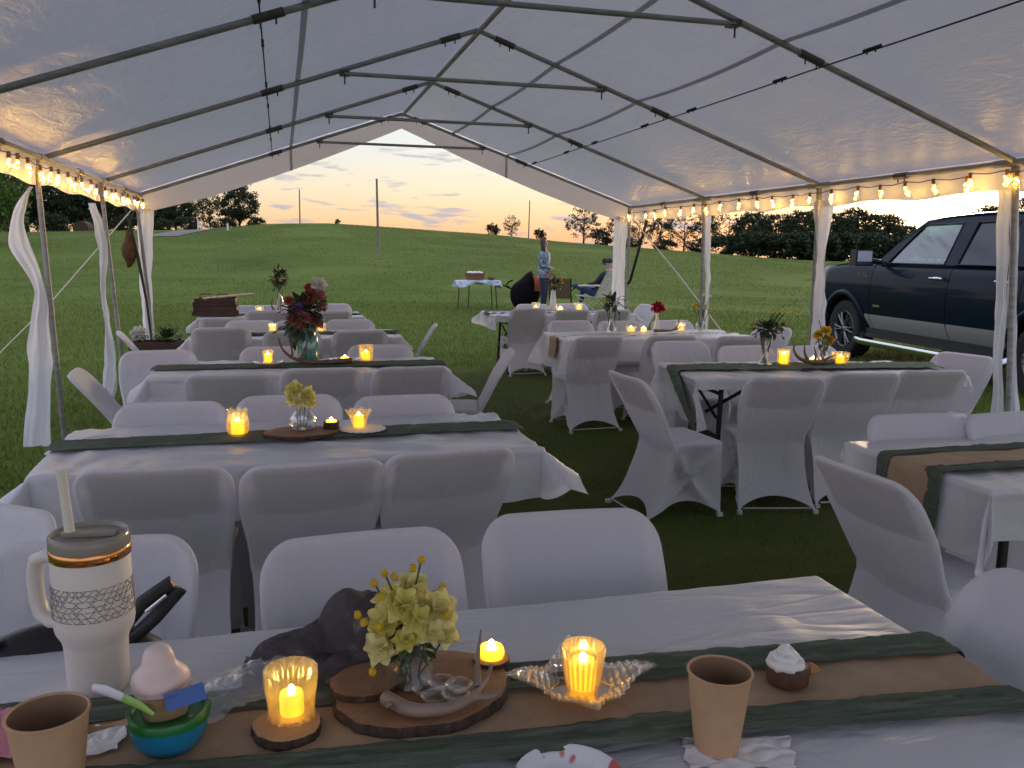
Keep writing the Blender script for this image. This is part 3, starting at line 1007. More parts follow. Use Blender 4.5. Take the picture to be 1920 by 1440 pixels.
# ------------------------------------------------------------------ folding chairs in white stretch covers
def make_chair_parts():
    parts = []
    TOP, BOT = .832, .392
    LEAN = .60
    # back: cloth stretched over a bent tube; thick at the rim, slightly hollow inside
    def halfw(z):
        return lerp(.213, .246, smooth01((z-.42)/.26))
    def backy(x, z):
        e = min(1, abs(x)/.246)
        return -.078-max(-.01, z-.43)*LEAN + .020*e*e*smooth01((z-.45)/.2)
    rc, rim = .088, .0145
    def depth_in(x, z):
        w = halfw(z)
        qx, qz = abs(x)-(w-rc), z-(TOP-rc)
        if qx > 0 and qz > 0:
            return rc-math.hypot(qx, qz)
        return min(w-abs(x), TOP-z)
    zs = [BOT+(TOP-BOT)*t for t in (0, .07, .16, .26, .36, .46, .56, .65, .73, .80, .855, .895, .925, .947, .962, .973, .982, .989, .994, .998, 1.0)]
    us = [-1, -.996, -.985, -.965, -.94, -.905, -.86, -.78, -.66, -.5, -.33, -.16, 0]
    us = us + [-q for q in us[-2::-1]]
    vs, fs = [], []
    for sg in (1, -1):
        for z in zs:
            w = halfw(z)
            if z > TOP-rc:
                w = w-rc+math.sqrt(max(0, rc*rc-(z-(TOP-rc))**2))
            for q in us:
                x = w*q
                d = max(0, depth_in(x, z))
                if d < rim:
                    t = rim*math.sqrt(max(0, 1-((rim-d)/rim)**2))
                else:
                    t = .0075+(rim-.0075)*math.exp(-(d-rim)/.016)
                zz = z - (.022*(1-q*q) if z == BOT else 0)
                if sg < 0:      # faint pulls in the rear cloth
                    t += .0010*nz(x*9, z*16, 3)
                vs.append((x, backy(x, z)+sg*t, zz))
    n, m = len(us), len(zs)
    for k in range(2):
        for i in range(m-1):
            for j in range(n-1):
                q = [k*n*m+i*n+j, k*n*m+i*n+j+1, k*n*m+(i+1)*n+j+1, k*n*m+(i+1)*n+j]
                fs.append(tuple(q[::-1] if k == 0 else q))
    parts.append(('backrest', MB().add(vs, fs).mesh('backrest', 'chair_spandex', True, 70)))
    # seat and skirt: pulled tight between four feet, arched hems
    feet = [(-.232, -.275), (.232, -.275), (.222, .235), (-.222, .235)]
    tops = [(-.210, -.072), (.210, -.072), (.213, .232), (-.213, .232)]
    arch = [.075, .085, .06, .085]
    nst, nt = 18, 14
    ring = []
    for i in range(nt):
        t = i/(nt-1)
        for sdx in range(4):
            for j in range(nst):
                s = j/nst
                z = lerp(.012 + arch[sdx]*math.sin(PI*s)**.65, .430, t)
                tz = (z-.012)/.418
                def corner(k):
                    f, c = feet[k], tops[k]
                    yy = lerp(f[1], c[1], tz**.62 if k in (0, 1) else tz)
                    xx = lerp(f[0], c[0], tz)*(1-.07*math.sin(PI*tz)**1.0*(1 if k in (0, 1) else .3))
                    return xx, yy
                ax_, ay_ = corner(sdx)
                bx_, by_ = corner((sdx+1) % 4)
                x, y = lerp(ax_, bx_, s), lerp(ay_, by_, s)
                pull = (.075 if sdx in (1, 3) else .030 if sdx == 0 else .04)*math.sin(PI*s)*math.sin(PI*min(1, tz))**.8
                if sdx in (1, 3):      # crossed leg tubes show through as ridges
                    u = s if sdx == 1 else 1-s
                    r1, r2 = abs(tz-(1-u)), abs(tz-u)
                    pull -= .066*math.sin(PI*s)*math.sin(PI*min(1, tz))**.5*max(math.exp(-(r1/.07)**2), .8*math.exp(-(r2/.07)**2))
                pull += .004*nz(x*10+sdx, z*14, y*10)
                nx, ny = ((0, 1), (-1, 0), (0, -1), (1, 0))[sdx]
                ring.append((x+nx*pull, y+ny*pull, z))
    m = 4*nst
    fs = []
    for i in range(nt-1):
        for j in range(m):
            fs.append((i*m+j, i*m+(j+1) % m, (i+1)*m+(j+1) % m, (i+1)*m+j))
    base = ring[(nt-1)*m:]
    for sc, dz in ((.985, .012), (.94, .019), (.75, .016), (.45, .010), (.2, .008)):
        for (x, y, z) in base:
            ring.append((x*sc, (y-.08)*sc+.08,   .430+dz+.002*nz(x*12, y*12, 6)))
    for i in range(nt-1, nt+4):
        for j in range(m):
            fs.append((i*m+j, i*m+(j+1) % m, (i+1)*m+(j+1) % m, (i+1)*m+j))
    fs.append(tuple((nt+4)*m+j for j in range(m)))
    parts.append(('seat', MB().add(ring, fs).mesh('seat', 'chair_spandex', True, 75)))
    # the folding chair's own panels inside the cover, and what shows under the hem
    bp = MB()
    bp.grid(lambda u, v: ((u-.5)*.40, backy((u-.5)*.40, lerp(.64-.012*math.sin(PI*u), .81, v))+.001, lerp(.64-.012*math.sin(PI*u), .81, v)), 13, 4)
    parts.append(('back_panel', bp.mesh('back_panel', 'chair_panel')))
    parts.append(('seat_panel', MB().box((0, .08, .424), (.38, .28, .018)).mesh('seat_panel', 'chair_panel', False)))
    for cy in (-.262, .225):
        parts.append(('crossbar', MB().tube([(-.205, cy, .030), (.205, cy, .030)], .006, 8).mesh('crossbar', 'chair_tube')))
    for (x, y) in feet:
        parts.append(('foot', MB().box((x*.985, y*.985, .011), (.026, .030, .022)).mesh('foot', 'chair_panel', False)))
    return parts
CHAIR = make_chair_parts()
def chair(x, y, deg, label, group, tip=0.0, scale_z=1.0, z=0.0):
    t = thing('folding_chair', label, 'chair', (x, y, z), -R(deg), group)
    if tip:
        t.rotation_euler = (R(tip), 0, -R(deg))
    t.scale = (1, 1, scale_z)
    for nm, me in CHAIR:
        link(nm, me, t)
    return t

# ------------------------------------------------------------------ folding tables, covers, runners
TL, TW, TH = 1.83, .76, .735
def make_table_parts():
    parts = []
    mb = MB()
    prof = [(-TL/2, -TW/2), (TL/2, -TW/2), (TL/2, TW/2), (-TL/2, TW/2)]
    pts = []
    for k, (px, py) in enumerate(prof):
        for q in range(5):
            a = PI+PI/2*k + PI/2*q/4
            cx, cy = px-math.copysign(.04, px), py-math.copysign(.04, py)
            pts.append((cx+.04*math.cos(a), cy+.04*math.sin(a)))
    mb.prism(pts, 2, TH-.045, TH)
    parts.append(('tabletop', mb.mesh('tabletop', 'table_plastic_top', True, 40)))
    for sx in (-1, 1):
        for sy in (-1, 1):
            parts.append(('leg', MB().tube([(sx*.70, sy*.24, TH-.05), (sx*.73, sy*.27, .012)], .017, 8).box((sx*.73, sy*.27, .01), (.045, .045, .02)).mesh('leg', 'black_metal')))
        parts.append(('crossbar', MB().box((sx*.717, 0, .33), (.02, .49, .055)).mesh('crossbar', 'black_metal', False)))
        parts.append(('crossbar', MB().tube([(sx*.704, -.24, .62), (sx*.704, .24, .62)], .013, 8).mesh('crossbar', 'black_metal')))
        parts.append(('brace', MB().tube([(sx*.712, 0, .46), (sx*.30, 0, TH-.05)], .012, 8).tube([(sx*.712, -.2, .46), (sx*.712, .2, .62)], .010, 6).mesh('brace', 'black_metal')))
    return parts
TABLE = make_table_parts()
def table(x, y, deg, label):
    t = thing('folding_table', label, 'table', (x, y, 0), R(deg), 'folding tables under the tent')
    for nm, me in TABLE:
        link(nm, me, t)
    return t
def ridged(x, y, k, seed):
    return abs(nz(x*k, y*k, seed))
def cloth(x, y, deg, label, drops=(.2, .2, .2, .2), seed=0, crump=.006, flare=.35, tight=False, tuck=0.0):
    """thin plastic sheet laid over the table; drops: left, right, front, back"""
    dl, dr, df, db = drops
    def fn(u, v):
        px = lerp(-TL/2-dl, TL/2+dr, u)
        py = lerp(-TW/2-df, TW/2+db, v)
        edge = .08*nz(px*2.1, py*2.1, seed+40)
        ax = max(-TL/2, min(TL/2, px))
        ay = max(-TW/2, min(TW/2, py))
        ox, oy = px-ax, py-ay
        d = math.hypot(ox, oy)
        wr = crump*(1-2.2*min(.45, ridged(px+3*nz(px*.8, py*.8, seed), py, 3.1, seed))) + crump*.45*(1-2.2*min(.45, ridged(px, py, 8, seed+9)))
        if d < 1e-9:
            # lift a little close to the edge so that creases run over it
            return (px, py, TH+.004+max(0, wr)*.9)
        dx, dy = ox/d, oy/d
        corner = 2*abs(dx*dy)
        along = ax*dy + ay*dx
        d2 = d*(1+edge)
        wave = (.020*math.sin(along*13+seed*2.1)+.016*nz(along*5, d*4, seed+3))*min(1, d/.12)
        if tight:
            wave *= .4
        outw = .010*min(1, d/.02) + d2*(.06+flare*corner-(tuck*(1-corner) if ox < 0 else 0)) + wave
        outw = max(-d2*.8, min(outw, d2*.85))
        zz = -math.sqrt(max(1e-6, d2*d2-outw*outw*.9))
        r = .018
        if d < r*1.5:
            a = d/(r*1.5)*PI/2
            outw, zz = r*math.sin(a), -r*(1-math.cos(a))
        return (ax+dx*outw + .01*nz(px*6, py*6, seed+8)*min(1, d*8), ay+dy*outw + .01*nz(px*6, py*6, seed+15)*min(1, d*8), max(.03, TH+.004+zz+max(0, wr)*(.9 if d < r else .5)))
    # finer rows where the sheet bends
    def warp(n, a, L, b2):
        xs = list(np.linspace(-L/2-a, -L/2-.03, max(4, int(a*60)))) + [-L/2-.02, -L/2-.012, -L/2-.005] + list(np.linspace(-L/2, L/2, n)) + [L/2+.005, L/2+.012, L/2+.02] + list(np.linspace(L/2+.03, L/2+b2, max(4, int(b2*60))))
        return [(q-(-L/2-a))/(L+a+b2) for q in xs]
    us, vv = warp(92, dl, TL, dr), warp(40, df, TW, db)
    vs = [fn(a, b2) for b2 in vv for a in us]
    nu = len(us)
    fs = [(j*nu+i, j*nu+i+1, (j+1)*nu+i+1, (j+1)*nu+i) for j in range(len(vv)-1) for i in range(nu-1)]
    o = MB().add(vs, fs).build('tablecloth', 'table_plastic', angle=None)
    o.location = (x, y, 0)
    o.rotation_euler = (0, 0, R(deg))
    tag(o, label, 'tablecloth', 'white plastic table covers')
    return o
def strip(y0, w, z0, hl, hr, seed, crump=.008, rag=.25, taper=0.0, nv=14, kraft=False, y1=None, hang_out=.03, thick=0.0, drift=0.0):
    """a runner along the table: flat on top, bent over both ends"""
    L = TL+.02
    ns = 300 if not kraft else 120
    y1 = y0 if y1 is None else y1
    def fn(u, v):
        s = lerp(-L/2-hl, L/2+hr, u)
        over = max(0, abs(s)-L/2)
        sg = -1 if s < 0 else 1
        ww = w*(1+rag*.6*nz(s*3, seed*3.3, 1)+rag*.5*nz(s*14, seed, v*2)+rag*.3*nz(s*40, seed, v*3))
        if sg < 0 and over > 0 and taper:
            ww *= 1-taper*min(1, over/max(hl, 1e-6))
        yc = lerp(y0, y1, u) + (.015*nz(s*1.5, seed, 9) if not kraft else .006*nz(s*1.2, seed, 3))
        yy = yc + (v-.5)*ww
        if kraft:
            dz = crump*(.5+nz(s*4.5, yy*3, seed))
        else:
            dz = crump*(.2+1.2*abs(nz(s*2.2+v, yy*34, seed))+.7*abs(nz(s*9, yy*70, seed+5))+.5*abs(nz(s*26, yy*40, seed+8)))
            dz *= .35+.65*math.sin(PI*min(1, max(0, v)))
        r = .02
        if over <= 0:
            return (s, yy, z0+dz+thick)
        if over < r*PI/2:
            a = over/r
            return (sg*(L/2+(r+dz)*math.sin(a)), yy, z0-r+(r+dz)*math.cos(a)+thick)
        o2 = over-r*PI/2
        return (sg*(L/2+r+dz+hang_out*o2/.3+.012*nz(s*4, yy*6, seed)), yy+drift*o2+.03*nz(o2*5, seed, 2)*min(1, o2*5), z0-r-o2*(1-.12*abs(drift)))
    return MB().grid(fn, ns, nv)
def runner(x, y, deg, name, label, bands, cat='table runner', group='table runners'):
    """bands: list of (part name, material, MB)"""
    if len(bands) == 1:
        o = bands[0][2].build(name, bands[0][1], angle=None)
        o.location = (x, y, 0)
        o.rotation_euler = (0, 0, R(deg))
        return tag(o, label, cat, group)
    t = thing(name, label, cat, (x, y, 0), R(deg), group)
    for nm, mt, mb in bands:
        mb.build(nm, mt, t, angle=None)
    return t
TZ = TH+.008          # top of a cover
SETS = {
 'T1': (.325, 1.35, 0), 'T2': (.06, 3.55, 1.0), 'T3': (.13, 5.82, -1.0), 'T4': (.12, 8.08, 0), 'T5': (.0, 10.50, 0),
 'T6': (3.20, 2.65, 0), 'T7': (3.45, 5.07, -7), 'T8': (3.36, 7.50, 0), 'T9': (3.43, 10.50, 0)}
NEAR = {'T1': 'at the front table with the cream tumbler', 'T2': 'at the table with the round bulb vase', 'T3': 'at the table with the teal jar bouquet', 'T4': 'at the fourth table of the left row', 'T5': 'at the far left table with the stacked wooden trays',
 'T6': 'at the right table with the hanging brown paper tail', 'T7': 'at the table by the truck with the slim green vase', 'T8': 'at the table with the single red flower', 'T9': 'at the far right table by the man in the lawn chair'}
def P(key, lx, ly):
    x, y, d = SETS[key]
    c, s = math.cos(R(d)), math.sin(R(d))
    return (x+lx*c-ly*s, y+lx*s+ly*c)
TLAB = {'T1': 'front folding table holding the cream tumbler and kraft cups', 'T2': 'folding table with the round bulb vase, second in the left row', 'T3': 'folding table below the teal jar bouquet', 'T4': 'folding table behind the teal jar table, fourth in the left row', 'T5': 'farthest left folding table under the stacked wooden trays',
 'T6': 'folding table at the right frame edge under the brown paper runner', 'T7': 'folding table nearest the truck under the long green runner', 'T8': 'black legged folding table with the single red flower', 'T9': 'farthest right folding table with bare black legs showing'}
for k, (x, y, d) in SETS.items():
    table(x, y, d, TLAB[k])
cloth(*SETS['T1'], 'smooth white plastic cover on the front table', (.28, .03, .25, .02), 1, .0045, .15, True)
cloth(*SETS['T2'], 'creased white plastic cover flaring at its right corner under the bulb vase', (.16, .17, .20, .16), 2, .013, 1.25)
cloth(*SETS['T3'], 'white plastic cover sticking out at the right corner below the teal jar', (.12, .18, .18, .12), 3, .011, 1.2)
cloth(*SETS['T4'], 'white plastic cover on the fourth table of the left row', (.10, .10, .14, .10), 4, .009, .7)
cloth(*SETS['T5'], 'white plastic cover under the stacked wooden trays', (.14, .12, .18, .10), 5, .009, .8)
cloth(*SETS['T6'], 'white plastic cover with hanging end folds beside the brown paper tail', (.26, .1, .18, .04), 6, .007, .12)
cloth(*SETS['T7'], 'long crumpled white plastic cover hanging under the green runner by the truck', (.34, .10, .07, .12), 7, .012, .25, tuck=.34)
cloth(*SETS['T8'], 'bunched white plastic cover under the single red flower', (.30, .15, .15, .12), 8, .014, .5)
cloth(*SETS['T9'], 'white plastic cover pushed up at its left end on the farthest right table', (.18, .12, .08, .10), 9, .011, .6)
# runners
x, y, d = SETS['T1']
runner(x, y, -4.5, 'table_runner', 'brown paper runner edged with two green gauze bands on the front table', [
    ('paper_strip', 'kraft_paper', strip(-.06, .21, TZ+.003, .03, .02, 1, .013, .05, kraft=True)),
    ('gauze_band', 'gauze_green', strip(.055, .085, TZ+.013, .03, .03, 2, .012, .35)),
    ('gauze_band', 'gauze_green', strip(-.158, .080, TZ+.013, .03, .03, 3, .014, .35))])
x, y, d = SETS['T2']
runner(x, y, d, 'table_runner', 'dark green gauze runner below the round bulb vase', [('r', 'gauze_green', strip(.04, .19, TZ+.014, .02, .02, 4, .012, .22))])
x, y, d = SETS['T3']
runner(x, y, d, 'table_runner', 'dark green gauze runner below the teal jar bouquet', [('r', 'gauze_green', strip(.0, .25, TZ+.013, .02, .04, 5, .012, .2))])
x, y, d = SETS['T4']
runner(x, y, d, 'table_runner', 'green gauze runner on the fourth table of the left row', [('r', 'gauze_green', strip(.0, .20, TZ+.011, .02, .02, 6, .012, .2))])
x, y, d = SETS['T5']
runner(x, y, d, 'table_runner', 'grey green gauze runner beside the stacked wooden trays', [('r', 'gauze_sage', strip(.0, .20, TZ+.011, .02, .02, 7, .012, .2))])
x, y, d = SETS['T6']
runner(x, y, d, 'table_runner', 'brown paper runner between green gauze bands with a tail hanging to the grass', [
    ('paper_strip', 'kraft_paper', strip(-.01, .27, TZ+.007, .56, .05, 11, .010, .05, taper=.80, kraft=True, hang_out=.05, drift=-.30)),
    ('gauze_band', 'gauze_green', strip(.115, .075, TZ+.013, .10, .03, 12, .012, .35)),
    ('gauze_band', 'gauze_green', strip(-.145, .085, TZ+.013, .26, .03, 13, .016, .45))])
x, y, d = SETS['T7']
runner(x, y, d, 'table_runner', 'long dark green gauze runner falling down the table end nearest the aisle', [('r', 'gauze_sage', strip(.02, .27, TZ+.020, .50, .02, 14, .020, .22, taper=.62, nv=24, hang_out=-.085, drift=-.40))])
x, y, d = SETS['T8']
runner(x, y, d, 'table_runner', 'green and brown runner end poking out under the bunched white cover', [('r', 'kraft_paper', strip(.02, .22, TZ-.002, .20, .02, 15, .012, .25, taper=.3))])
x, y, d = SETS['T9']
runner(x, y, d, 'table_runner', 'grey green gauze runner on the farthest right table', [('r', 'gauze_sage', strip(.03, .20, TZ+.022, .06, .02, 16, .014, .3))])

# chairs: position of the seat centre, facing (0 = away along the tent, 90 = right), what singles it out
G1, G2 = 'covered chairs round the tables of the left row', 'covered chairs round the tables of the right row'
CH = [
 (-.47, 1.86, 183, 'white covered chair behind the cream tumbler, holding the black purse', G1),
 (.19, 1.76, 176, 'white covered chair behind the grey cap and yellow bouquet', G1),
 (.71, 1.80, 183, 'white covered chair behind the front table, right of the yellow bouquet', G1),
 (-.93, 2.25, 215, 'white covered chair at the left frame edge behind the tumbler handle', G1),
 (-.41, 3.16, 3, 'chair seen from behind in front of the bulb vase table, nearest the tumbler straw', G1),
 (.07, 3.14, -3, 'chair seen from behind in front of the bulb vase', G1),
 (.54, 3.17, -4, 'chair seen from behind in front of the flaring cover corner', G1),
 (-.50, 3.78, 182, 'chair behind the tall left candle glass on the bulb vase table', G1),
 (.01, 3.80, 181, 'chair directly behind the bulb vase with pale flowers', G1),
 (.55, 3.75, 179, 'chair behind the scalloped candle glass on the bulb vase table', G1),
 (-.29, 5.30, 2, 'leftmost of the three chairs seen from behind at the teal jar table', G1),
 (.22, 5.44, 0, 'middle of the three chairs seen from behind at the teal jar table', G1),
 (.73, 5.42, -3, 'rightmost of the three chairs seen from behind at the teal jar table', G1),
 (1.24, 5.80, -78, 'chair at the right end of the teal jar table, seen edge on', G1),
 (-.79, 5.86, 176, 'chair beyond the left end of the teal jar table', G1),
 (-.07, 6.0, 182, 'chair directly behind the teal jar bouquet and the antler', G1),
 (.69, 6.05, 180, 'chair behind the square candle glass on the teal jar table', G1),
 (-.51, 7.84, 0, 'tall chair back left of the big bouquet on the fourth left table', G1),
 (.08, 7.78, 2, 'chair back behind the big bouquet stems at the fourth left table', G1),
 (.64, 7.82, -2, 'chair back right of the big bouquet at the fourth left table', G1),
 (1.09, 8.02, -80, 'chair seen edge on at the right end of the fourth left table', G1),
 (-.29, 8.28, 180, 'chair on the far side of the fourth left table, left of its two candles', G1),
 (.14, 8.30, 181, 'chair on the far side of the fourth left table, between its two candles', G1),
 (.65, 8.34, 179, 'chair on the far side of the fourth left table, right of its two candles', G1),
 (-.56, 9.33, 1, 'chair pulled back in front of the stacked wooden trays', G1),
 (-.18, 10.24, -2, 'chair back in front of the small candle at the farthest left table', G1),
 (.53, 10.22, 0, 'chair back at the right part of the farthest left table', G1),
 (-.52, 10.74, 180, 'chair on the far side of the farthest left table beside the wooden trays', G1),
 (-.14, 10.78, 182, 'chair on the far side of the farthest left table behind the small candle', G1),
 (.62, 10.85, 178, 'chair on the far side of the farthest left table near its right end', G1),
 (2.62, 2.78, 184, 'chair behind the right table, nearest the brown paper tail', G2),
 (3.10, 2.74, 178, 'chair at the right frame edge behind the paper runner table', G2),
 (2.10, 2.36, 86, 'large chair turned to the brown paper tail at the table end', G2),
 (1.25, 1.27, -94, 'chair at the bottom right end of the front table', G1),
 (2.19, 4.55, 84, 'chair seen sideways at the end of the long green runner', G2),
 (2.86, 4.58, 12, 'near chair left of the row at the truck table, its whole skirt visible', G2),
 (3.37, 4.60, 8, 'middle chair of the near row at the truck table', G2),
 (3.85, 4.60, 6, 'last chair of the near row at the truck table', G2),
 (4.42, 4.96, -102, 'chair at the right end of the truck table in front of the side step', G2),
 (3.04, 5.95, 184, 'chair pulled back beyond the truck table, left of the slim green vase', G2),
 (3.40, 5.52, 180, 'chair on the far side of the truck table behind the slim green vase', G2),
 (3.90, 5.45, 183, 'chair on the far side of the truck table behind the yellow flowers', G2),
 (2.54, 6.99, -4, 'near chair at the red flower table beside its black legs', G2),
 (3.22, 6.97, 2, 'middle near chair at the red flower table', G2),
 (3.84, 6.86, 5, 'near chair at the red flower table toward the truck', G2),
 (4.28, 7.20, -105, 'chair at the end of the red flower table behind the green vase sprig', G2),
 (2.79, 7.88, 180, 'chair on the far side of the red flower table above the bunched cover', G2),
 (3.31, 7.86, 181, 'chair on the far side of the red flower table, left of the red flower', G2),
 (3.92, 7.88, 178, 'chair on the far side of the red flower table, right of the red flower', G2),
 (2.90, 10.32, -3, 'near chair at the farthest right table with its skirt arch visible', G2),
 (3.42, 10.18, 1, 'middle near chair at the farthest right table', G2),
 (3.95, 10.16, 2, 'third near chair at the farthest right table, left of the tent corner', G2),
 (4.45, 10.58, -100, 'end chair at the farthest right table beside the tent corner leg', G2),
 (3.24, 10.74, 181, 'chair on the far side of the farthest right table behind the white vase', G2),
 (3.79, 10.74, 179, 'chair on the far side of the farthest right table behind the small glass', G2)]
for i, (x, y, a, lab, gr) in enumerate(CH):
    chair(x, y, a+random.uniform(-1.5, 1.5), lab, gr, scale_z=1.04 if 'tall chair back' in lab else random.uniform(.99, 1.01))
c_ = [o for o in bpy.data.objects if o.get('label') == 'chair at the right frame edge behind the paper runner table'][0]
MB().ball((.135, -.300, .800), (.030, .008, .018), 12, 8, lambda p: tuple(p+Vector((.010*nz(p.x*60, p.z*60, 1), 0, .012*nz(p.x*50, p.z*70, 5))))).build('stain', 'stain_brown', c_)
chair(-.74, 5.33, 85, 'chair seen edge on, leaning left beside the nearest left tent leg', G1, tip=8, z=.038)
chair(-.93, 7.73, 80, 'small chair seen edge on at the far left in front of the planter box', G1, tip=6, z=.028)

# ------------------------------------------------------------------ candles, glasses, vases, flowers
def led_candle(x, y, z, label, r=.018, h=.045, wax='led_wax', group='glowing candles on the tables', cup=None):
    t = thing('led_candle', label, 'candle', (x, y, z), 0, group)
    MB().lathe([(r*.96, 0), (r, .003), (r, h-.004), (r*.9, h), (r*.55, h-.002), (r*.3, h-.004), (0, h-.005)], 18).build('wax', wax, t)
    MB().lathe([(0, h-.006), (r*.30, h-.003), (r*.36, h+.003), (r*.24, h+.009), (0, h+.014)], 10).build('flame', 'flame', t)
    if cup:
        MB().lathe([(r*1.04, 0), (r*1.12, .002), (r*1.16, h*.5), (r*1.22, h*.52), (r*1.08, h*.5), (r*1.04, .004)], 18, closed=True).build('cup', cup, t)
    return t
def holder(x, y, z, label, r=.04, h=.095, style='ribbed', mat='glass_candle_glow', group='glass candle holders'):
    t = thing('candle_holder', label, 'candle holder', (x, y, z), random.uniform(0, 1), group)
    prof = {'ribbed': [(.80, 0), (.86, .02), (.82, .08), (.84, .3), (.95, .7), (1.0, 1.0)],
            'tulip': [(.62, 0), (.66, .03), (.84, .1), (.97, .28), (.95, .55), (.82, .8), (.80, .9), (.90, 1.0)],
            'bowl': [(.55, 0), (.62, .04), (.85, .3), (1.0, .75), (1.0, 1.0)],
            'square': [(.86, 0), (.92, .03), (.95, .3), (1.0, 1.0)],
            'scallop': [(.42, 0), (.50, .03), (.60, .3), (.78, .7), (1.05, 1.0)],
            'cup': [(.70, 0), (.74, .03), (.85, .5), (1.0, 1.0)]}[style]
    n = 84
    def mod(rr, zz, q, i):
        if style in ('ribbed', 'bowl'):
            k = .060*math.cos(q*14)*(1 if zz < h*.9 else .25)
            return rr*(1+k)
        if style == 'tulip':
            return rr*(1+.04*math.cos(q*8))
        if style == 'scallop':
            return rr*(1+.10*math.cos(q*8)*(zz/h))
        if style == 'square':
            return rr*(1.0/max(abs(math.cos(q)), abs(math.sin(q))))**.55
        return rr
    wall = .06
    full = [(a*r, b*h) for a, b in prof]
    inner = [((a-wall)*r, max(b*h, h*.07)) for a, b in reversed(prof)]
    mb = MB()
    mb.lathe([(0, 0)] + full + inner + [(0, h*.07)], n, (0, 0, 0), mod)
    if style in ('scallop', 'tulip'):
        mb.v = [(a, b, c+(.05*h*math.cos(8*math.atan2(b, a)) if c > h*.93 else 0)) for a, b, c in mb.v]
    mb.build('glass', mat, t, angle=40)
    return t
def wood_slice(x, y, z, label, r=.15, h=.02, seed=0, group='wood slices', ell=1.0, rz=0, pale=False):
    t = thing('wood_slice', label, 'wood slice', (x, y, z), rz, group)
    def mod(rr, zz, q, i):
        return rr*(1+.07*nz(math.cos(q)*1.7, math.sin(q)*1.7, seed)+.035*nz(math.cos(q)*7, math.sin(q)*7, seed+zz*40))
    m = MB().lathe([(r*.955, 0), (r*.99, h*.2), (r, h*.6), (r*.97, h*.96)], 72, (0, 0, 0), mod)
    m.v = [(a, b*ell, c) for a, b, c in m.v]
    m.build('bark_edge', 'bark', t)
    def mod2(rr, zz, q, i):
        return mod(rr, h, q, 0)
    m = MB().lathe([(r*.967, h*.95), (r*.955, h), (r*.7, h+.0006), (r*.35, h), (0, h)], 72, (0, 0, 0), mod2)
    m.v = [(a, b*ell, c) for a, b, c in m.v]
    m.build('cut_face', 'wood_pale' if pale else 'wood_cut', t)
    return t
def petal_mesh(mb, base, direction, up, L, W, curl, seed, ruff=.15):
    d = Vector(direction).normalized()
    u = Vector(up)
    u = (u-d*u.dot(d))
    u = u.normalized() if u.length > 1e-6 else d.orthogonal().normalized()
    sd = d.cross(u)
    b = Vector(base)
    def fn(a, c):
        w = W*math.sin(PI*(.12+c*.76))**.75*(a-.5)*2
        q = b + d*(L*c*(1-.30*((a-.5)*2)**2*c)) + sd*w + u*(curl*L*c*c + .28*W*((a-.5)*2)**2 + ruff*L*nz(a*3.2+seed, c*3.1, seed)*c)
        return tuple(q)
    mb.grid(fn, 6, 6)
def bloom(parent, c, r, mat, n=9, seed=0, facing=(0, 0, 1), name='bloom', layers=2):
    rnd = random.Random(seed)
    f = Vector(facing).normalized()
    a1 = f.orthogonal().normalized()
    a2 = f.cross(a1)
    mb = MB()
    for lay in range(layers):
        open_ = (.35+.75*lay/max(1, layers-1)) if layers > 1 else .9
        k = max(4, int(n*(1 if lay else .7)))
        for i in range(k):
            q = 2*PI*(i+.5*lay+rnd.uniform(-.15, .15))/k
            o = a1*math.cos(q)+a2*math.sin(q)
            d = o*math.sin(open_*1.2)+f*math.cos(open_*1.2)
            petal_mesh(mb, Vector(c)-f*r*.3, d, f-o*.3, r*rnd.uniform(.95, 1.25), r*rnd.uniform(.55, .75), rnd.uniform(-.35, .05), rnd.uniform(0, 99), .09)
    return mb.build(name, mat, parent, angle=None)
def pompom(parent, c, r, mat, k=36, seed=0, name='bloom'):
    rnd = random.Random(seed)
    mb = MB()
    for i in range(k):
        zt = 1-2*(i+.5)/k*.85
        q = i*2.39996
        rr = math.sqrt(max(0, 1-zt*zt))
        d = Vector((rr*math.cos(q), rr*math.sin(q), zt))
        petal_mesh(mb, Vector(c)+d*r*.35, d+Vector((rnd.uniform(-.4, .4), rnd.uniform(-.4, .4), rnd.uniform(-.3, .4))), Vector((0, 0, 1)) if abs(zt) < .8 else Vector((1, 0, 0)), r*.72, r*.30, rnd.uniform(-.3, .3), rnd.uniform(0, 99), .3)
    return mb.build(name, mat, parent, angle=None)
def foliage(parent, c, r, mat, k, L, seed, name='foliage', up=.4):
    rnd = random.Random(seed)
    mb = MB()
    for i in range(k):
        d = Vector((rnd.gauss(0, 1), rnd.gauss(0, 1), rnd.gauss(up, .8))).normalized()
        b = Vector(c)+Vector((d.x*r[0], d.y*r[0], d.z*r[1]))*rnd.uniform(.2, 1)
        petal_mesh(mb, b, d, (0, 0, 1), L*rnd.uniform(.6, 1.2), L*rnd.uniform(.2, .34), rnd.uniform(-.6, .1), rnd.uniform(0, 99), .1)
    return mb.build(name, mat, parent, angle=None)
def stems(parent, pairs, r=.0022, mat='stem_green', name='stem_bundle'):
    mb = MB()
    for a, b2 in pairs:
        a, b2 = Vector(a), Vector(b2)
        m = (a+b2)/2+Vector((nz(a.x*90, b2.y*90), nz(a.y*90, b2.x*70), 0))*.02
        mb.tube([a, m, b2], r, 5)
    return mb.build(name, mat, parent)
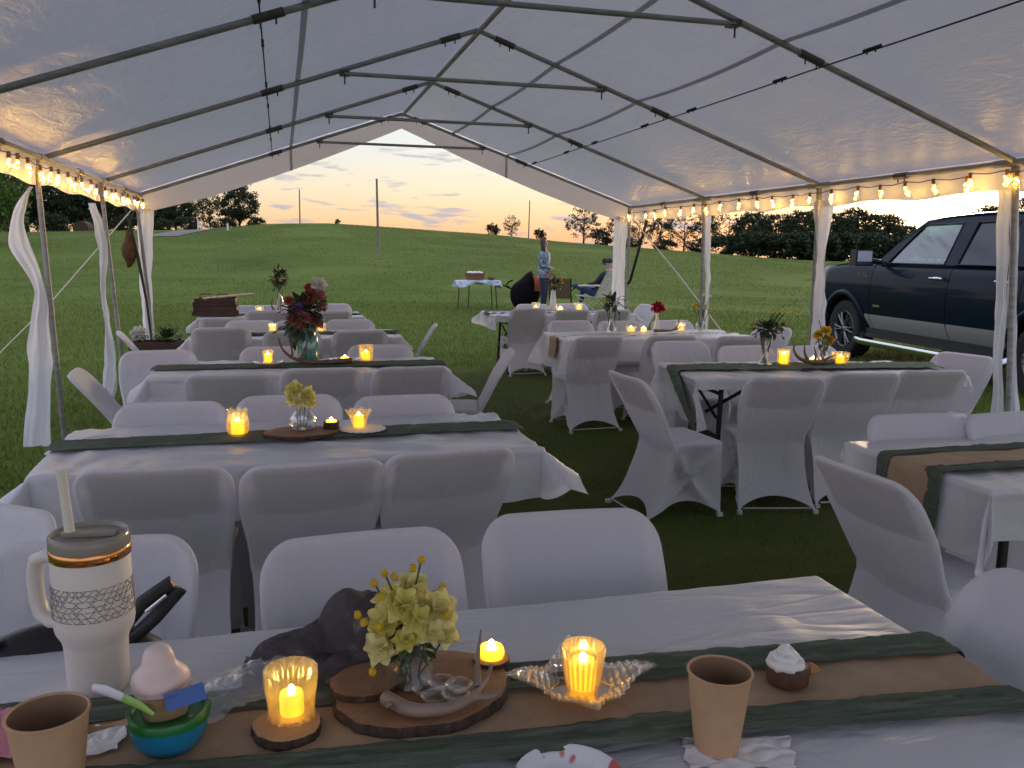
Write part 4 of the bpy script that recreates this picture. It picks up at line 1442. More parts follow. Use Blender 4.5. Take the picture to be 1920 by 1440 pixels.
def vase(x, y, z, label, prof, mat='glass_clear', water=None, n=28, group='flower vases', mod=None, name='flower_vase'):
    t = thing(name, label, 'vase', (x, y, z), 0, group)
    w = .0025
    full = [(0, 0)] + prof + [(max(.001, r-w), max(zz, .004)) for r, zz in reversed(prof)] + [(0, .004)]
    MB().lathe(full, n, (0, 0, 0), mod).build('glass' if 'glass' in mat else 'body', mat, t)
    if water:
        pr = [(max(.0, r-w*1.6), max(zz, .006)) for r, zz in prof if zz <= water]
        MB().lathe([(0, .006)]+pr+[(pr[-1][0], water), (0, water)], n).build('water', 'water', t)
    return t
def antler(label, pts, rad, tines, z=None, mat='antler_bone', group='deer antlers'):
    t = thing('antler', label, 'antler', (0, 0, 0), 0, group)
    def dense(q, k=5):
        q = [Vector(a) for a in q]
        out = []
        for i in range(len(q)-1):
            p0, p1, p2, p3 = q[max(0, i-1)], q[i], q[i+1], q[min(len(q)-1, i+2)]
            for j in range(k):
                f = j/k
                out.append(.5*((2*p1)+(p2-p0)*f+(2*p0-5*p1+4*p2-p3)*f*f+(3*p1-p0-3*p2+p3)*f**3))
        return out+[q[-1]]
    d = dense(pts)
    k = len(d)
    MB().tube(d, [lerp(rad, rad*.22, (i/(k-1))**1.3) for i in range(k)], 10).build('beam', mat, t)
    for tn in tines:
        e = dense(tn)
        MB().tube(e, [lerp(rad*.62, rad*.10, i/(len(e)-1)) for i in range(len(e))], 8).build('tine', mat, t)
    return t
TOPZ = TZ+.012        # where things stand on covers and runners

# ---- the front table
def tumbler():
    x, y = -.335, 1.565
    t = thing('tumbler', 'tall cream handled tumbler with copper band and straw', 'tumbler', (x, y, TZ), R(-28))
    H = .29
    MB().lathe([(.046, 0), (.049, .004), (.0505, .02), (.0525, .088), (.055, .100), (.0635, .116), (.066, .130), (.0655, .17), (.0640, .245), (.0625, .248)], 40).build('body', 'tumbler_cream', t)
    MB().lathe([(.0632, .246), (.0655, .248), (.0655, .264), (.0635, .266)], 40).build('band', 'copper', t)
    MB().lathe([(.0640, .264), (.0655, .268), (.0650, .286), (.061, .290), (.056, .283), (.0, .283)], 40).build('lid', 'tumbler_lid', t)
    lm = MB().box((.012, .0, .2875), (.07, .022, .006), Matrix.Rotation(.4, 3, 'Z')).lathe([(.016, .283), (.015, .290), (.012, .291), (.0, .2905)], 16, (-.028, -.012, 0))
    lm.build('lid_slider', 'tumbler_lid', t)
    MB().tube([(-.028, -.012, .05), (-.028, -.012, .284), (-.036, -.014, .402)], .0085, 12).build('straw', 'straw_white', t)
    hp = [(-.055, 0, .232), (-.085, 0, .240), (-.112, 0, .228), (-.119, 0, .20), (-.117, 0, .155), (-.110, 0, .128), (-.090, 0, .116), (-.058, 0, .120)]
    MB().tube([Vector(p) for p in hp], .0125, 12, flat=1.25).build('handle', 'tumbler_cream', t)
    # printed band of broken triangles
    pm = MB()
    rnd = random.Random(4)
    def seg(a0, z0, a1, z1, w=.00065):
        k = max(2, int(abs(a1-a0)/.12)+2)
        pts = []
        for i in range(k):
            a, z = lerp(a0, a1, i/(k-1)), lerp(z0, z1, i/(k-1))
            rr = .0662 if z < .17 else lerp(.0661, .0646, (z-.17)/.075)
            pts.append((rr*math.cos(a), rr*math.sin(a), z))
        pm.tube(pts, w, 4, flat=1.0)
    for i in range(7):
        z = .148+i*.0095
        a = 0
        while a < 2*PI:
            l = rnd.uniform(.12, .3)
            seg(a, z, a+l, z)
            a += l+rnd.uniform(.02, .1)
        if i < 6:
            for k in range(34):
                a = k*2*PI/34+(i % 2)*.09
                if rnd.random() < .75:
                    seg(a, z, a+.17, z+.0095)
                if rnd.random() < .55:
                    seg(a+.17, z, a+.02, z+.0095)
    pm.build('print_band', 'print_grey', t, angle=None)
tumbler()

def kraft_cup(x, y, z, label, r=.049, h=.125, ear=None):
    t = thing('paper_cup', label, 'cup', (x, y, z), 0, 'kraft paper cups')
    rb = r*.70
    MB().lathe([(rb*.94, .004), (rb, 0), (rb, .002), (r*.985, h)], 40, closed=True).build('wall', 'cup_kraft', t)
    MB().lathe([(0, .008), (rb*.95, .008), (r*.965, h-.001)], 40, closed=True).build('inside', 'cup_inside', t)
    MB().tube([(r*.985*math.cos(2*PI*i/40), r*.985*math.sin(2*PI*i/40), h) for i in range(40)], .0024, 8, closed=True).build('rim', 'cup_kraft', t)
    if ear:
        def f(u, v):
            a = ear+(v-.5)*.62*(1-.45*u)
            rr = r*.90+.052*u
            return (rr*math.cos(a), rr*math.sin(a), h*.66-.03*(v-.5)*(1-u*.5)-.008*u+.010*math.sin(PI*v)*u)
        MB().grid(f, 8, 8).build('paper_handle', 'cup_kraft', t, angle=None)
    return t
kraft_cup(.645, 1.125, TZ+.004, 'kraft paper cup on a white napkin', .050, .128)
kraft_cup(-.335, 1.245, TZ+.002, 'kraft paper cup with folded handle at the bottom left', .054, .128, ear=.35)

def crumple(name, label, cat, c, pts, mat, amp, seed, nn=26, k=28, lift=.0):
    """a loose sheet: bilinear patch between four corners with creases"""
    def fn(u, v):
        a = Vector(pts[0]).lerp(Vector(pts[1]), u)
        b2 = Vector(pts[3]).lerp(Vector(pts[2]), u)
        q = a.lerp(b2, v)
        e = min(u, 1-u, v, 1-v)
        z = abs(nz(q.x*k, q.y*k, seed))*amp*2 + abs(nz(q.x*k*2.3, q.y*k*2.3, seed+3))*amp + lift*math.sin(PI*u)*math.sin(PI*v)
        j = .10*(Vector(pts[1])-Vector(pts[0])).length*nz(u*4+seed, v*4, 2)
        return (q.x+j*(1 if e < .1 else .3), q.y+j*.6, q.z+z)
    o = MB().grid(fn, nn, nn).build(name, mat, angle=None)
    return tag(o, label, cat)
crumple('napkin', 'crumpled white napkin under the right kraft cup', 'napkin', None, [(.575, 1.075, TZ+.001), (.74, 1.045, TZ+.001), (.775, 1.125, TZ+.001), (.60, 1.165, TZ+.001)], 'paper_white', .004, 3)
crumple('napkin', 'torn white napkin beside the folded cup handle', 'napkin', None, [(-.33, 1.31, TZ+.012), (-.265, 1.33, TZ+.012), (-.25, 1.40, TZ+.012), (-.32, 1.39, TZ+.012)], 'paper_white', .008, 8)
crumple('bib', 'pink white dotted cloth behind the left kraft cup', 'cloth', None, [(-.56, 1.36, TZ+.012), (-.385, 1.33, TZ+.012), (-.365, 1.45, TZ+.012), (-.52, 1.50, TZ+.012)], 'pink_fabric', .012, 5, lift=.02)
crumple('plastic_bag', 'clear crumpled plastic wrap between the blue bowl and grey cap', 'plastic bag', None, [(-.20, 1.33, TZ+.012), (-.03, 1.42, TZ+.014), (.0, 1.55, TZ+.045), (-.15, 1.50, TZ+.014)], 'plastic_wrap', .014, 11, 34, 16, .02)

def baby_food():
    x, y = -.19, 1.335
    t = thing('food_bowl', 'round blue bowl closed with a green lid', 'bowl', (x, y, TZ+.004))
    MB().lathe([(.030, 0), (.040, .002), (.053, .018), (.058, .040), (.0585, .050)], 36).build('bowl', 'plastic_blue', t)
    MB().lathe([(.0585, .048), (.0625, .050), (.0630, .060), (.0605, .064), (.054, .0625), (.052, .058), (0, .058)], 36).build('lid', 'plastic_green', t)
    z = TZ+.004+.0585
    t = thing('food_cup', 'clear food cup of tan pudding standing on the green lid', 'food cup', (x-.004, y, z), R(14))
    MB().lathe([(.034, 0), (.036, .002), (.041, .040), (.046, .042), (.047, .046)], 32, (0, 0, 0), lambda r, zz, q, i: r*(1.0/max(abs(math.cos(q)), abs(math.sin(q))))**.3).build('cup', 'plastic_clear', t)
    MB().lathe([(.0, .002), (.033, .002), (.0385, .036), (.0, .037)], 32, (0, 0, 0), lambda r, zz, q, i: r*(1.0/max(abs(math.cos(q)), abs(math.sin(q))))**.3).build('pudding', 'pudding', t)
    lb = MB().box((.024, -.0455, .040), (.058, .0035, .026), Matrix.Rotation(R(-24), 3, 'X') @ Matrix.Rotation(R(-7), 3, 'Y'))
    lb.build('label', 'label_blue', t, False)
    t = thing('whipped_topping', 'pinkish white swirled topping above the blue label', 'topping', (x-.012, y+.012, z+.036))
    prof = [(.041, 0), (.0435, .010), (.042, .020), (.037, .028), (.030, .034), (.0255, .040), (.0235, .047), (.0225, .054), (.019, .062), (.012, .067), (.004, .069), (0, .069)]
    MB().lathe([(0, 0)]+prof, 28, (0, 0, 0), lambda r, zz, q, i: r*(1+.05*math.sin(3*q+zz*60)+.015*math.sin(5*q-zz*90))).build('swirl', 'topping_pink', t)
    t = thing('baby_spoon', 'white and green spoon sticking out left of the blue label', 'spoon', (x-.02, y-.045, z+.035))
    MB().tube([(-.078, .012, .034), (-.062, .008, .030), (-.036, .002, .018)], [.006, .0085, .007], 10, flat=.55).build('grip', 'spoon_white', t)
    MB().tube([(-.036, .002, .018), (-.012, -.002, .004), (.006, -.004, -.012)], [.0072, .006, .003], 10, flat=.55).build('neck', 'spoon_green', t)
baby_food()

wood_slice(-.012, 1.318, TZ+.010, 'small wood slice under the left ribbed candle glass', .055, .018, 3, rz=.4, pale=True)
holder(-.004, 1.335, TZ+.0285, 'left ribbed candle glass on a small wood slice', .0425, .082, 'ribbed')
led_candle(-.004, 1.335, TZ+.0345, 'candle in the left ribbed glass on the small slice', .019, .036)
wood_slice(.215, 1.375, TZ+.010, 'large wood slice with bark under the yellow bouquet', .160, .022, 5, ell=.82, rz=.2)
wood_slice(.125, 1.400, TZ+.0325, 'thin half round bark piece at the left of the large slice', .072, .012, 8, ell=.8, rz=.6)
ZS = TZ+.0325
vase(.195, 1.395, ZS, 'short clear glass vase holding the yellow bouquet', [(.036, 0), (.040, .004), (.043, .02), (.036, .04), (.035, .075), (.042, .098)], water=.05, mod=lambda r, zz, q, i: r*(1+.03*math.cos(10*q)))
t = thing('glass_dish', 'small clear scalloped glass dish in front of the bouquet vase', 'dish', (.245, 1.335, ZS))
for k in range(5):
    q = 2*PI*k/5+.3
    MB().lathe([(.0, .001), (.016, .002), (.023, .010), (.024, .013), (.021, .011), (.014, .004), (0, .003)], 18, (.030*math.cos(q), .026*math.sin(q), 0)).build('lobe', 'glass_clear', t)
antler('pale forked antler lying on the large wood slice', [(.145, 1.32, ZS+.016), (.18, 1.275, ZS+.015), (.235, 1.262, ZS+.016), (.285, 1.285, ZS+.018), (.315, 1.325, ZS+.02), (.335, 1.36, ZS+.03)], .0125,
       [[(.285, 1.285, ZS+.018), (.315, 1.270, ZS+.022), (.335, 1.283, ZS+.030)], [(.30, 1.31, ZS+.02), (.305, 1.34, ZS+.05), (.312, 1.345, ZS+.105)], [(.16, 1.30, ZS+.016), (.145, 1.285, ZS+.02), (.15, 1.272, ZS+.03)]])
# the yellow bouquet
t = thing('flower_bouquet', 'pale yellow bouquet with small yellow buds in the short vase', 'flowers', (.195, 1.395, ZS))
rnd = random.Random(2)
bl = [(-.012, -.02, .155, .040, 'petal_lemon'), (.012, .012, .170, .040, 'petal_cream'), (.052, -.015, .142, .044, 'petal_cream'), (-.045, -.012, .125, .042, 'petal_lemon'), (-.028, .025, .150, .038, 'petal_cream'), (.012, -.038, .132, .034, 'petal_lemon'), (-.055, -.03, .088, .036, 'petal_cream'), (.064, -.022, .094, .032, 'petal_cream'), (-.012, -.05, .104, .026, 'petal_lemon'), (.036, -.045, .110, .028, 'petal_cream'), (.03, .02, .125, .036, 'petal_lemon')]
for i, (bx, by, bz, r, mt) in enumerate(bl):
    bloom(t, (bx*.94, by, bz), r*.86, mt, 7, i+3, (bx*6+rnd.uniform(-.3, .3), by*7-.35, .7), layers=2)
for i, (bx, by, bz) in enumerate([(.008, .0, .206), (.022, -.005, .222), (-.024, 0, .194), (-.058, .0, .186), (-.048, -.02, .168), (-.088, -.02, .140), (-.078, -.025, .128), (.058, -.01, .172), (-.055, -.045, .125), (.06, -.045, .135), (-.04, .0, .202), (.0, -.05, .10), (-.066, -.03, .04)]):
    MB().ball((bx, by, bz), (.0068, .0068, .0075), 10, 8, lambda p: tuple(p+Vector((nz(p.x*300, p.y*300), nz(p.y*300, p.z*300), nz(p.z*300, p.x*300)))*.0022)).build('bud', 'petal_yellow', t)
stems(t, [((rnd.uniform(-.02, .02), rnd.uniform(-.02, .02), .006), (a[0]*.9, a[1]*.9, a[2]-.01)) for a in bl]+[((0, 0, .05), (.022, -.005, .222)), ((0, 0, .06), (-.058, 0, .186)), ((-.01, 0, .06), (-.086, -.02, .138)), ((0, 0, .1), (-.04, 0, .2))], .0018)
foliage(t, (0, -.005, .075), (.034, .05), 'leaf_green', 60, .030, 5)
# short tea candle on its log
t = thing('log_stub', 'short bark covered log under the single tea candle', 'log', (.352, 1.432, TZ+.010))
MB().lathe([(.033, 0), (.034, .005), (.033, .030)], 30, (0, 0, 0), lambda r, zz, q, i: r*(1+.05*nz(math.cos(q)*3, math.sin(q)*3, zz*60))).build('bark_edge', 'bark', t)
MB().lathe([(.0325, .030), (.026, .032), (0, .031)], 30).build('cut_face', 'wood_pale', t)
led_candle(.352, 1.432, TZ+.042, 'open tea candle standing on the short log', .0225, .020, cup='plastic_clear')
# square pressed glass dish with the ribbed cup
t = thing('glass_dish', 'square diamond cut glass dish under the central candle cup', 'dish', (.490, 1.325, TZ+.012), R(38))
def dish(u, v, top=True):
    x, y = (u-.5)*2, (v-.5)*2
    m = max(abs(x), abs(y))
    rim = max(0, (m-.50)/.50)
    e = min(abs(x), abs(y))/max(m, 1e-6)
    pull = 1+.16*e**3*rim
    al = y if abs(x) > abs(y) else x
    tooth = abs(((al/max(m, 1e-6)*5.5) % 1)-.5)*2
    zig = 1-.085*tooth*smooth01((m-.84)/.16)
    s = .083*pull*zig
    wv = .011*math.cos(4*math.atan2(y, x))*rim
    fx, fy = ((x+y)*5.5) % 1, ((x-y)*5.5) % 1
    dia = (.0055 if rim > 0 else 0)*(min(fx, 1-fx)+min(fy, 1-fy))
    return (x*s, y*s, .004+.028*rim**1.2-wv+(dia if top else -.003))
dm = MB().grid(lambda u, v: dish(u, v), 111, 111)
dm.grid(lambda u, v: dish(u, v, False), 45, 45)
dm.build('glass', 'glass_cut', t, smooth=False)
holder(.490, 1.322, TZ+.0175, 'straight ribbed candle cup on the diamond cut dish', .037, .082, 'cup')
MB_t = [o for o in bpy.data.objects if o.get('label') == 'straight ribbed candle cup on the diamond cut dish'][0]
for k in range(22):
    q = 2*PI*k/22
    MB().tube([(.0285*math.cos(q), .0285*math.sin(q), .012), (.034*math.cos(q), .034*math.sin(q), .05), (.0375*math.cos(q), .0375*math.sin(q), .080)], .0024, 5).build('rib', 'glass_candle_glow', MB_t)
led_candle(.490, 1.322, TZ+.0235, 'candle in the central ribbed cup on the glass dish', .0225, .050)
# tart, plate, cap, purse
t = thing('pumpkin_tart', 'small dark brown tart topped with whipped cream', 'tart', (.865, 1.270, TZ+.010))
MB().lathe([(.030, 0), (.037, .004), (.0385, .030), (.034, .036), (0, .037)], 28, (0, 0, 0), lambda r, zz, q, i: r*(1+.05*nz(math.cos(q)*3, math.sin(q)*3, zz*40))).build('filling', 'tart_brown', t)
cm = MB()
for k in range(3):
    n = 22-5*k
    cm.tube([((.025-.009*k)*math.cos(2*PI*i/n)-.006, (.025-.009*k)*math.sin(2*PI*i/n), .039+.010*k+.002*math.sin(i*2.7)) for i in range(n)], [.0095+.0018*math.sin(i*2.1) for i in range(n)], 8, closed=True)
cm.ball((-.006, 0, .064), (.010, .010, .009), 10, 6)
cm.build('whipped_cream', 'cream', t, angle=None)
MB().ball((.040, -.012, .026), (.016, .012, .010), 10, 6, lambda p: tuple(p+Vector((0, 0, .004*nz(p.x*90, p.y*90))))).build('crust', 'crust', t)
t = thing('paper_plate', 'white plate with red print at the bottom edge', 'plate', (.385, 1.085, TZ+.003))
MB().lathe([(0, .004), (.050, .004), (.058, .008), (.075, .018), (.080, .019), (.0795, .017), (.072, .013), (.055, .002), (0, .001)], 40).build('dish', 'plate_print', t)
t = thing('cap', 'dark grey crumpled cap behind the yellow bouquet', 'cap', (.065, 1.555, TZ))
def capcloth(x0, x1, y0, y1, lobes, seed, k=1.0):
    def fn(u, v):
        x, y = lerp(x0, x1, u), lerp(y0, y1, v)
        x += .012*nz(u*5, v*5, seed)
        y += .012*nz(u*5+3, v*5, seed)
        h = 0
        for (cx, cy, rx, ry, hh) in lobes:
            d = ((x-cx)/rx)**2+((y-cy)/ry)**2
            if d < 1:
                h = max(h, hh*(1-d**1.6)**.5)
        fold = abs(nz(x*16+y*9, y*22-x*12, seed+2))*.020 + abs(nz(x*40+y*30, y*36, seed+7))*.004
        e = min(1, min(u, 1-u, v, 1-v)*9)
        return (x, y, .002+(h*(1+.08*nz(x*14, y*14, seed)) + fold*(.4+h*7))*e)
    return MB().grid(fn, 70, 60)
capcloth(-.045, .155, -.085, .085, [(.055, .01, .085, .07, .125), (.085, -.02, .06, .06, .10)], 3).build('crown', 'cap_grey', t, angle=None)
capcloth(-.155, .03, -.075, .07, [(-.06, 0, .085, .06, .062), (-.01, .01, .05, .05, .075)], 8).build('brim', 'cap_grey', t, angle=None)
capcloth(-.10, .12, -.125, .0, [(.0, -.06, .10, .05, .040), (.07, -.05, .05, .04, .05)], 13).build('lining', 'cap_grey', t, angle=None)
t = thing('purse', 'black purse with looped strap lying on the chair behind the tumbler', 'purse', (-.42, 1.79, .655), R(4))
def pf(p):
    k = 1+.13*nz(p.x*9, p.y*9, p.z*9+2)
    return tuple(p*k)
MB().ball((-.03, 0, .0), (.21, .08, .125), 22, 14, pf).build('bag', 'purse_black', t, angle=None)
MB().tube([(.06, -.01, .07), (.10, -.02, .12), (.13, -.02, .155), (.185, -.02, .190), (.20, -.02, .175), (.15, -.02, .12), (.08, -.03, .06), (.12, -.03, .02)], .015, 10, flat=.5).build('strap', 'purse_black', t)
MB().tube([(.135, -.035, .14), (.175, -.035, .17)], .004, 8).build('zip', 'chrome', t)  # thin chrome bar put in as the white highlight on the strap
MB().box((-.155, -.03, .115), (.045, .03, .03), Matrix.Rotation(.5, 3, 'Y')).build('buckle', 'purse_black', t, False)

# ---- second table on the left
wood_slice(.06, 3.575, TOPZ+.004, 'wide wood slice under the round bulb vase', .155, .016, 15, ell=.72)
holder(-.19, 3.60, TOPZ+.008, 'tall tulip shaped candle glass left of the bulb vase', .046, .106, 'tulip')
led_candle(-.19, 3.60, TOPZ+.017, 'candle in the tall tulip glass left of the bulb vase', .026, .054)
vase(.07, 3.60, TOPZ+.020, 'round clear bulb vase with pale green flowers', [(.022, 0), (.045, .006), (.058, .028), (.055, .052), (.032, .078), (.015, .096), (.018, .110)], water=.05)
t = thing('flower_bouquet', 'pale green hydrangea sprig in the round bulb vase', 'flowers', (.07, 3.60, TOPZ+.020))
for i, (bx, by, bz, r, mt) in enumerate([(-.035, 0, .175, .042, 'petal_lemon'), (.02, -.01, .150, .038, 'petal_lemon'), (-.022, -.02, .130, .034, 'petal_cream'), (.030, 0, .125, .034, 'petal_lemon'), (-.045, -.01, .140, .026, 'petal_lemon')]):
    bloom(t, (bx, by, bz), r, mt, 6, i+31, (bx*5, -.6, .5), layers=2)
stems(t, [((.01*k-.02, .0, .012), (.02*k-.03, 0, .12)) for k in range(4)], .0025)
t = thing('log_stub', 'small dark log cup holding the tea candle right of the bulb vase', 'log', (.185, 3.60, TOPZ+.020))
MB().lathe([(.030, 0), (.033, .004), (.033, .030), (.024, .030), (.023, .012), (0, .012)], 24).build('bark_edge', 'bark', t)
led_candle(.185, 3.60, TOPZ+.034, 'tea candle in the small log cup', .0225, .022)
t = thing('doily', 'white lace doily under the scalloped candle glass', 'doily', (.315, 3.60, TOPZ+.014))
MB().lathe([(0, .0025), (.060, .0025), (.085, .003), (.092, .001)], 72, (0, 0, 0), lambda r, zz, q, i: r*(1+(.10*abs(math.sin(9*q)) if i >= 2 else 0))).build('lace', 'lace_white', t)
holder(.30, 3.61, TOPZ+.0175, 'scalloped candle glass on the white lace doily', .052, .074, 'scallop')
led_candle(.30, 3.61, TOPZ+.023, 'candle in the scalloped glass on the doily', .021, .050)

# ---- third table: teal jar
JX, JY = .16, 5.86
vase(JX, JY, TOPZ+.012, 'teal glass jar holding the big pink bouquet', [(.056, 0), (.066, .006), (.070, .05), (.070, .145), (.060, .175), (.050, .190), (.052, .235)], 'glass_teal', water=.12)
t = thing('flower_bouquet', 'big dusky bouquet of pink, rust, purple and white blooms', 'flowers', (JX, JY, TOPZ+.012))
for i, (bx, by, bz, r, mt, kind) in enumerate([
    (.085, 0, .530, .055, 'petal_white', 0), (.03, 0, .455, .055, 'petal_rust', 1), (.075, -.02, .44, .058, 'petal_pink', 1), (.0, -.02, .405, .05, 'petal_rust', 1), (-.03, -.03, .36, .058, 'petal_purple', 1), (-.085, 0, .37, .045, 'petal_purple', 0), (-.02, -.05, .30, .060, 'petal_pink', 1), (-.095, -.01, .295, .050, 'petal_rust', 1), (.055, -.04, .30, .046, 'petal_rust', 1), (.065, -.05, .275, .045, 'petal_pink', 0), (-.055, -.05, .245, .048, 'petal_pink', 1), (-.12, 0, .42, .035, 'petal_rust', 0), (.02, 0, .50, .038, 'petal_rust', 0), (.10, .02, .37, .04, 'petal_pink', 1)]):
    if kind:
        pompom(t, (bx, by, bz), r, mt, 40, i+5)
    else:
        bloom(t, (bx, by, bz), r, mt, 7, i+77, (bx*3, -.7, .5))
foliage(t, (-.02, 0, .33), (.12, .15), 'leaf_deep', 90, .075, 8)
foliage(t, (-.06, 0, .24), (.11, .07), 'leaf_deep', 40, .08, 18, up=-.4)
stems(t, [((.03*math.cos(k), .03*math.sin(k), .012), (.05*math.cos(k+2.5), .04*math.sin(k+2.5), .27)) for k in range(9)], .004)
t0 = holder(-.10, 5.82, TOPZ+.020, 'clear candle glass at the left end of the teal jar row', .036, .085, 'cup')
led_candle(-.10, 5.82, TOPZ+.027, 'candle in the glass left of the antler and teal jar', .024, .050)
t = thing('glass_dish', 'shallow glass dish under the left candle of the teal jar table', 'dish', (-.10, 5.82, TOPZ+.012))
MB().lathe([(0, .004), (.06, .004), (.095, .016), (.097, .016), (.062, .001), (0, 0)], 48, (0, 0, 0), lambda r, zz, q, i: r*(1+(.04*math.cos(14*q) if r > .08 else 0))).build('glass', 'glass_frosty', t)
antler('brown antler with tall tines beside the teal jar', [(.44, 5.78, TOPZ+.03), (.30, 5.76, TOPZ+.025), (.16, 5.74, TOPZ+.03), (.05, 5.76, TOPZ+.06), (-.01, 5.78, TOPZ+.12), (-.03, 5.79, TOPZ+.19)], .018,
       [[(.10, 5.75, TOPZ+.04), (.13, 5.77, TOPZ+.10), (.155, 5.78, TOPZ+.165)], [(.05, 5.76, TOPZ+.06), (.055, 5.77, TOPZ+.1), (.04, 5.78, TOPZ+.15)], [(.3, 5.76, TOPZ+.025), (.32, 5.72, TOPZ+.03), (.38, 5.70, TOPZ+.03)]], mat='antler_dark')
t = thing('glass_dish', 'shallow scalloped glass dish right of the teal jar', 'dish', (.40, 5.86, TOPZ+.012))
MB().lathe([(0, .004), (.06, .004), (.10, .020), (.103, .020), (.062, .001), (0, 0)], 48, (0, 0, 0), lambda r, zz, q, i: r*(1+(.05*math.cos(12*q) if r > .08 else 0))).build('glass', 'glass_frosty', t)
led_candle(.40, 5.86, TOPZ+.018, 'low tea candle in the scalloped dish right of the teal jar', .028, .026)
holder(.545, 5.88, TOPZ+.014, 'tall square candle glass at the right of the teal jar table', .042, .108, 'square')
led_candle(.545, 5.88, TOPZ+.023, 'candle in the tall square glass of the teal jar table', .026, .052)

# ---- fourth and fifth tables on the left
for x, lab, dl in ((-.09, 'left', 'left of the big bouquet'), (.34, 'right', 'right of the big bouquet')):
    holder(x, 8.10, TOPZ+.012, 'square candle glass on the fourth left table, '+dl, .042, .080, 'square', 'glass_frosty')
    led_candle(x, 8.10, TOPZ+.020, 'candle on the fourth left table, '+dl, .026, .048, 'led_wax_pale')
holder(-.26, 10.52, TOPZ+.012, 'small candle glass between the wooden trays and tall sprig', .042, .080, 'square', 'glass_frosty')
led_candle(-.26, 10.52, TOPZ+.020, 'candle between the wooden trays and the tall sprig', .026, .045, 'led_wax_pale')
vase(-.02, 10.50, TOPZ+.012, 'slim clear bottle vase on the farthest left table', [(.036, 0), (.040, .005), (.040, .13), (.020, .19), (.016, .27), (.019, .28)], water=.1)
t = thing('flower_bouquet', 'tall green sprig with rust flowers on the farthest left table', 'flowers', (-.02, 10.50, TOPZ+.012))
foliage(t, (-.01, 0, .40), (.09, .12), 'leaf_green', 110, .07, 41)
for i, (bx, bz, r, mt) in enumerate([(-.06, .36, .04, 'petal_rust'), (.05, .37, .035, 'petal_rust'), (.0, .33, .035, 'petal_orange'), (.07, .42, .03, 'petal_orange'), (-.08, .43, .03, 'petal_lemon'), (.0, .50, .04, 'petal_lemon')]):
    pompom(t, (bx, -.02, bz), r, mt, 22, i+60)
stems(t, [((0, 0, .02), (.03*k-.05, 0, .36)) for k in range(4)], .003)
antler('small dark antler leaning by the slim bottle vase', [(.06, 10.42, TOPZ+.02), (-.02, 10.40, TOPZ+.02), (-.09, 10.40, TOPZ+.05), (-.12, 10.40, TOPZ+.12), (-.10, 10.40, TOPZ+.20)], .016, [[(-.06, 10.40, TOPZ+.03), (-.04, 10.38, TOPZ+.1), (-.05, 10.38, TOPZ+.17)]], mat='antler_dark')
zz = TOPZ+.002
for i, (dx, w, d, h, rot, mt) in enumerate([(0, .50, .36, .055, 2, 'wood_dark'), (.015, .47, .34, .05, -4, 'wood_dark'), (-.02, .46, .33, .045, 5, 'wood_dark'), (.01, .44, .33, .04, -2, 'wood_dark')]):
    t = thing('wooden_tray', ['lowest dark wooden tray of the stack', 'second dark wooden tray from the bottom of the stack', 'third dark wooden tray from the bottom of the stack', 'top dark wooden tray of the stack with wire handles'][i], 'tray', (-.74+dx, 10.42, zz), R(rot), 'stacked wooden trays')
    MB().box((0, 0, .006), (w, d, .012)).build('base', mt, t, False)
    for sx in (-1, 1):
        MB().box((sx*(w/2-.006), 0, h/2+.006), (.012, d, h-.012)).build('side', mt, t, False)
    for sy in (-1, 1):
        MB().box((0, sy*(d/2-.006), h/2+.006), (w-.026, .012, h-.012)).build('side', mt, t, False)
    if i == 3:
        for hx in (-.10, .08):
            MB().tube([(hx-.06, -.1, h), (hx-.055, -.1, h+.045), (hx+.055, -.1, h+.045), (hx+.06, -.1, h)], .006, 6).build('handle', 'black_metal', t)
    zz += h+.003
t = thing('serving_board', 'pale board lying tilted across the top of the wooden trays', 'board', (-.60, 10.42, zz+.012), R(8))
MB().box((0, 0, 0), (.56, .26, .014), Matrix.Rotation(R(-5), 3, 'Y')).build('board', 'wood_pale', t, False)
# planter box by the far left chairs
t = thing('planter_box', 'brown planter box with a white bloom and small plants left of the fourth table', 'planter', (-1.22, 9.15, 0), R(-12))
for (c, d) in (((0, -.13, .50), (.46, .018, .19)), ((0, .13, .50), (.46, .018, .19)), ((-.22, 0, .50), (.018, .24, .19)), ((.22, 0, .50), (.018, .24, .19))):
    MB().box(c, d).build('plank', 'wood_dark', t, False)
MB().box((0, 0, .52), (.42, .24, .10)).build('soil', 'wood_dark', t, False)
for sx in (-1, 1):
    MB().box((sx*.2, 0, .2), (.03, .24, .40)).build('leg', 'wood_dark', t, False)
foliage(t, (.09, 0, .61), (.14, .06), 'leaf_green', 70, .09, 71, up=1.2)
pompom(t, (-.16, -.03, .665), .085, 'petal_white', 70, 3)
for i in range(6):
    pompom(t, (-.02+.045*i, -.05+.02*(i % 3), .63+.03*(i % 2)), .018, 'petal_cream', 12, i)

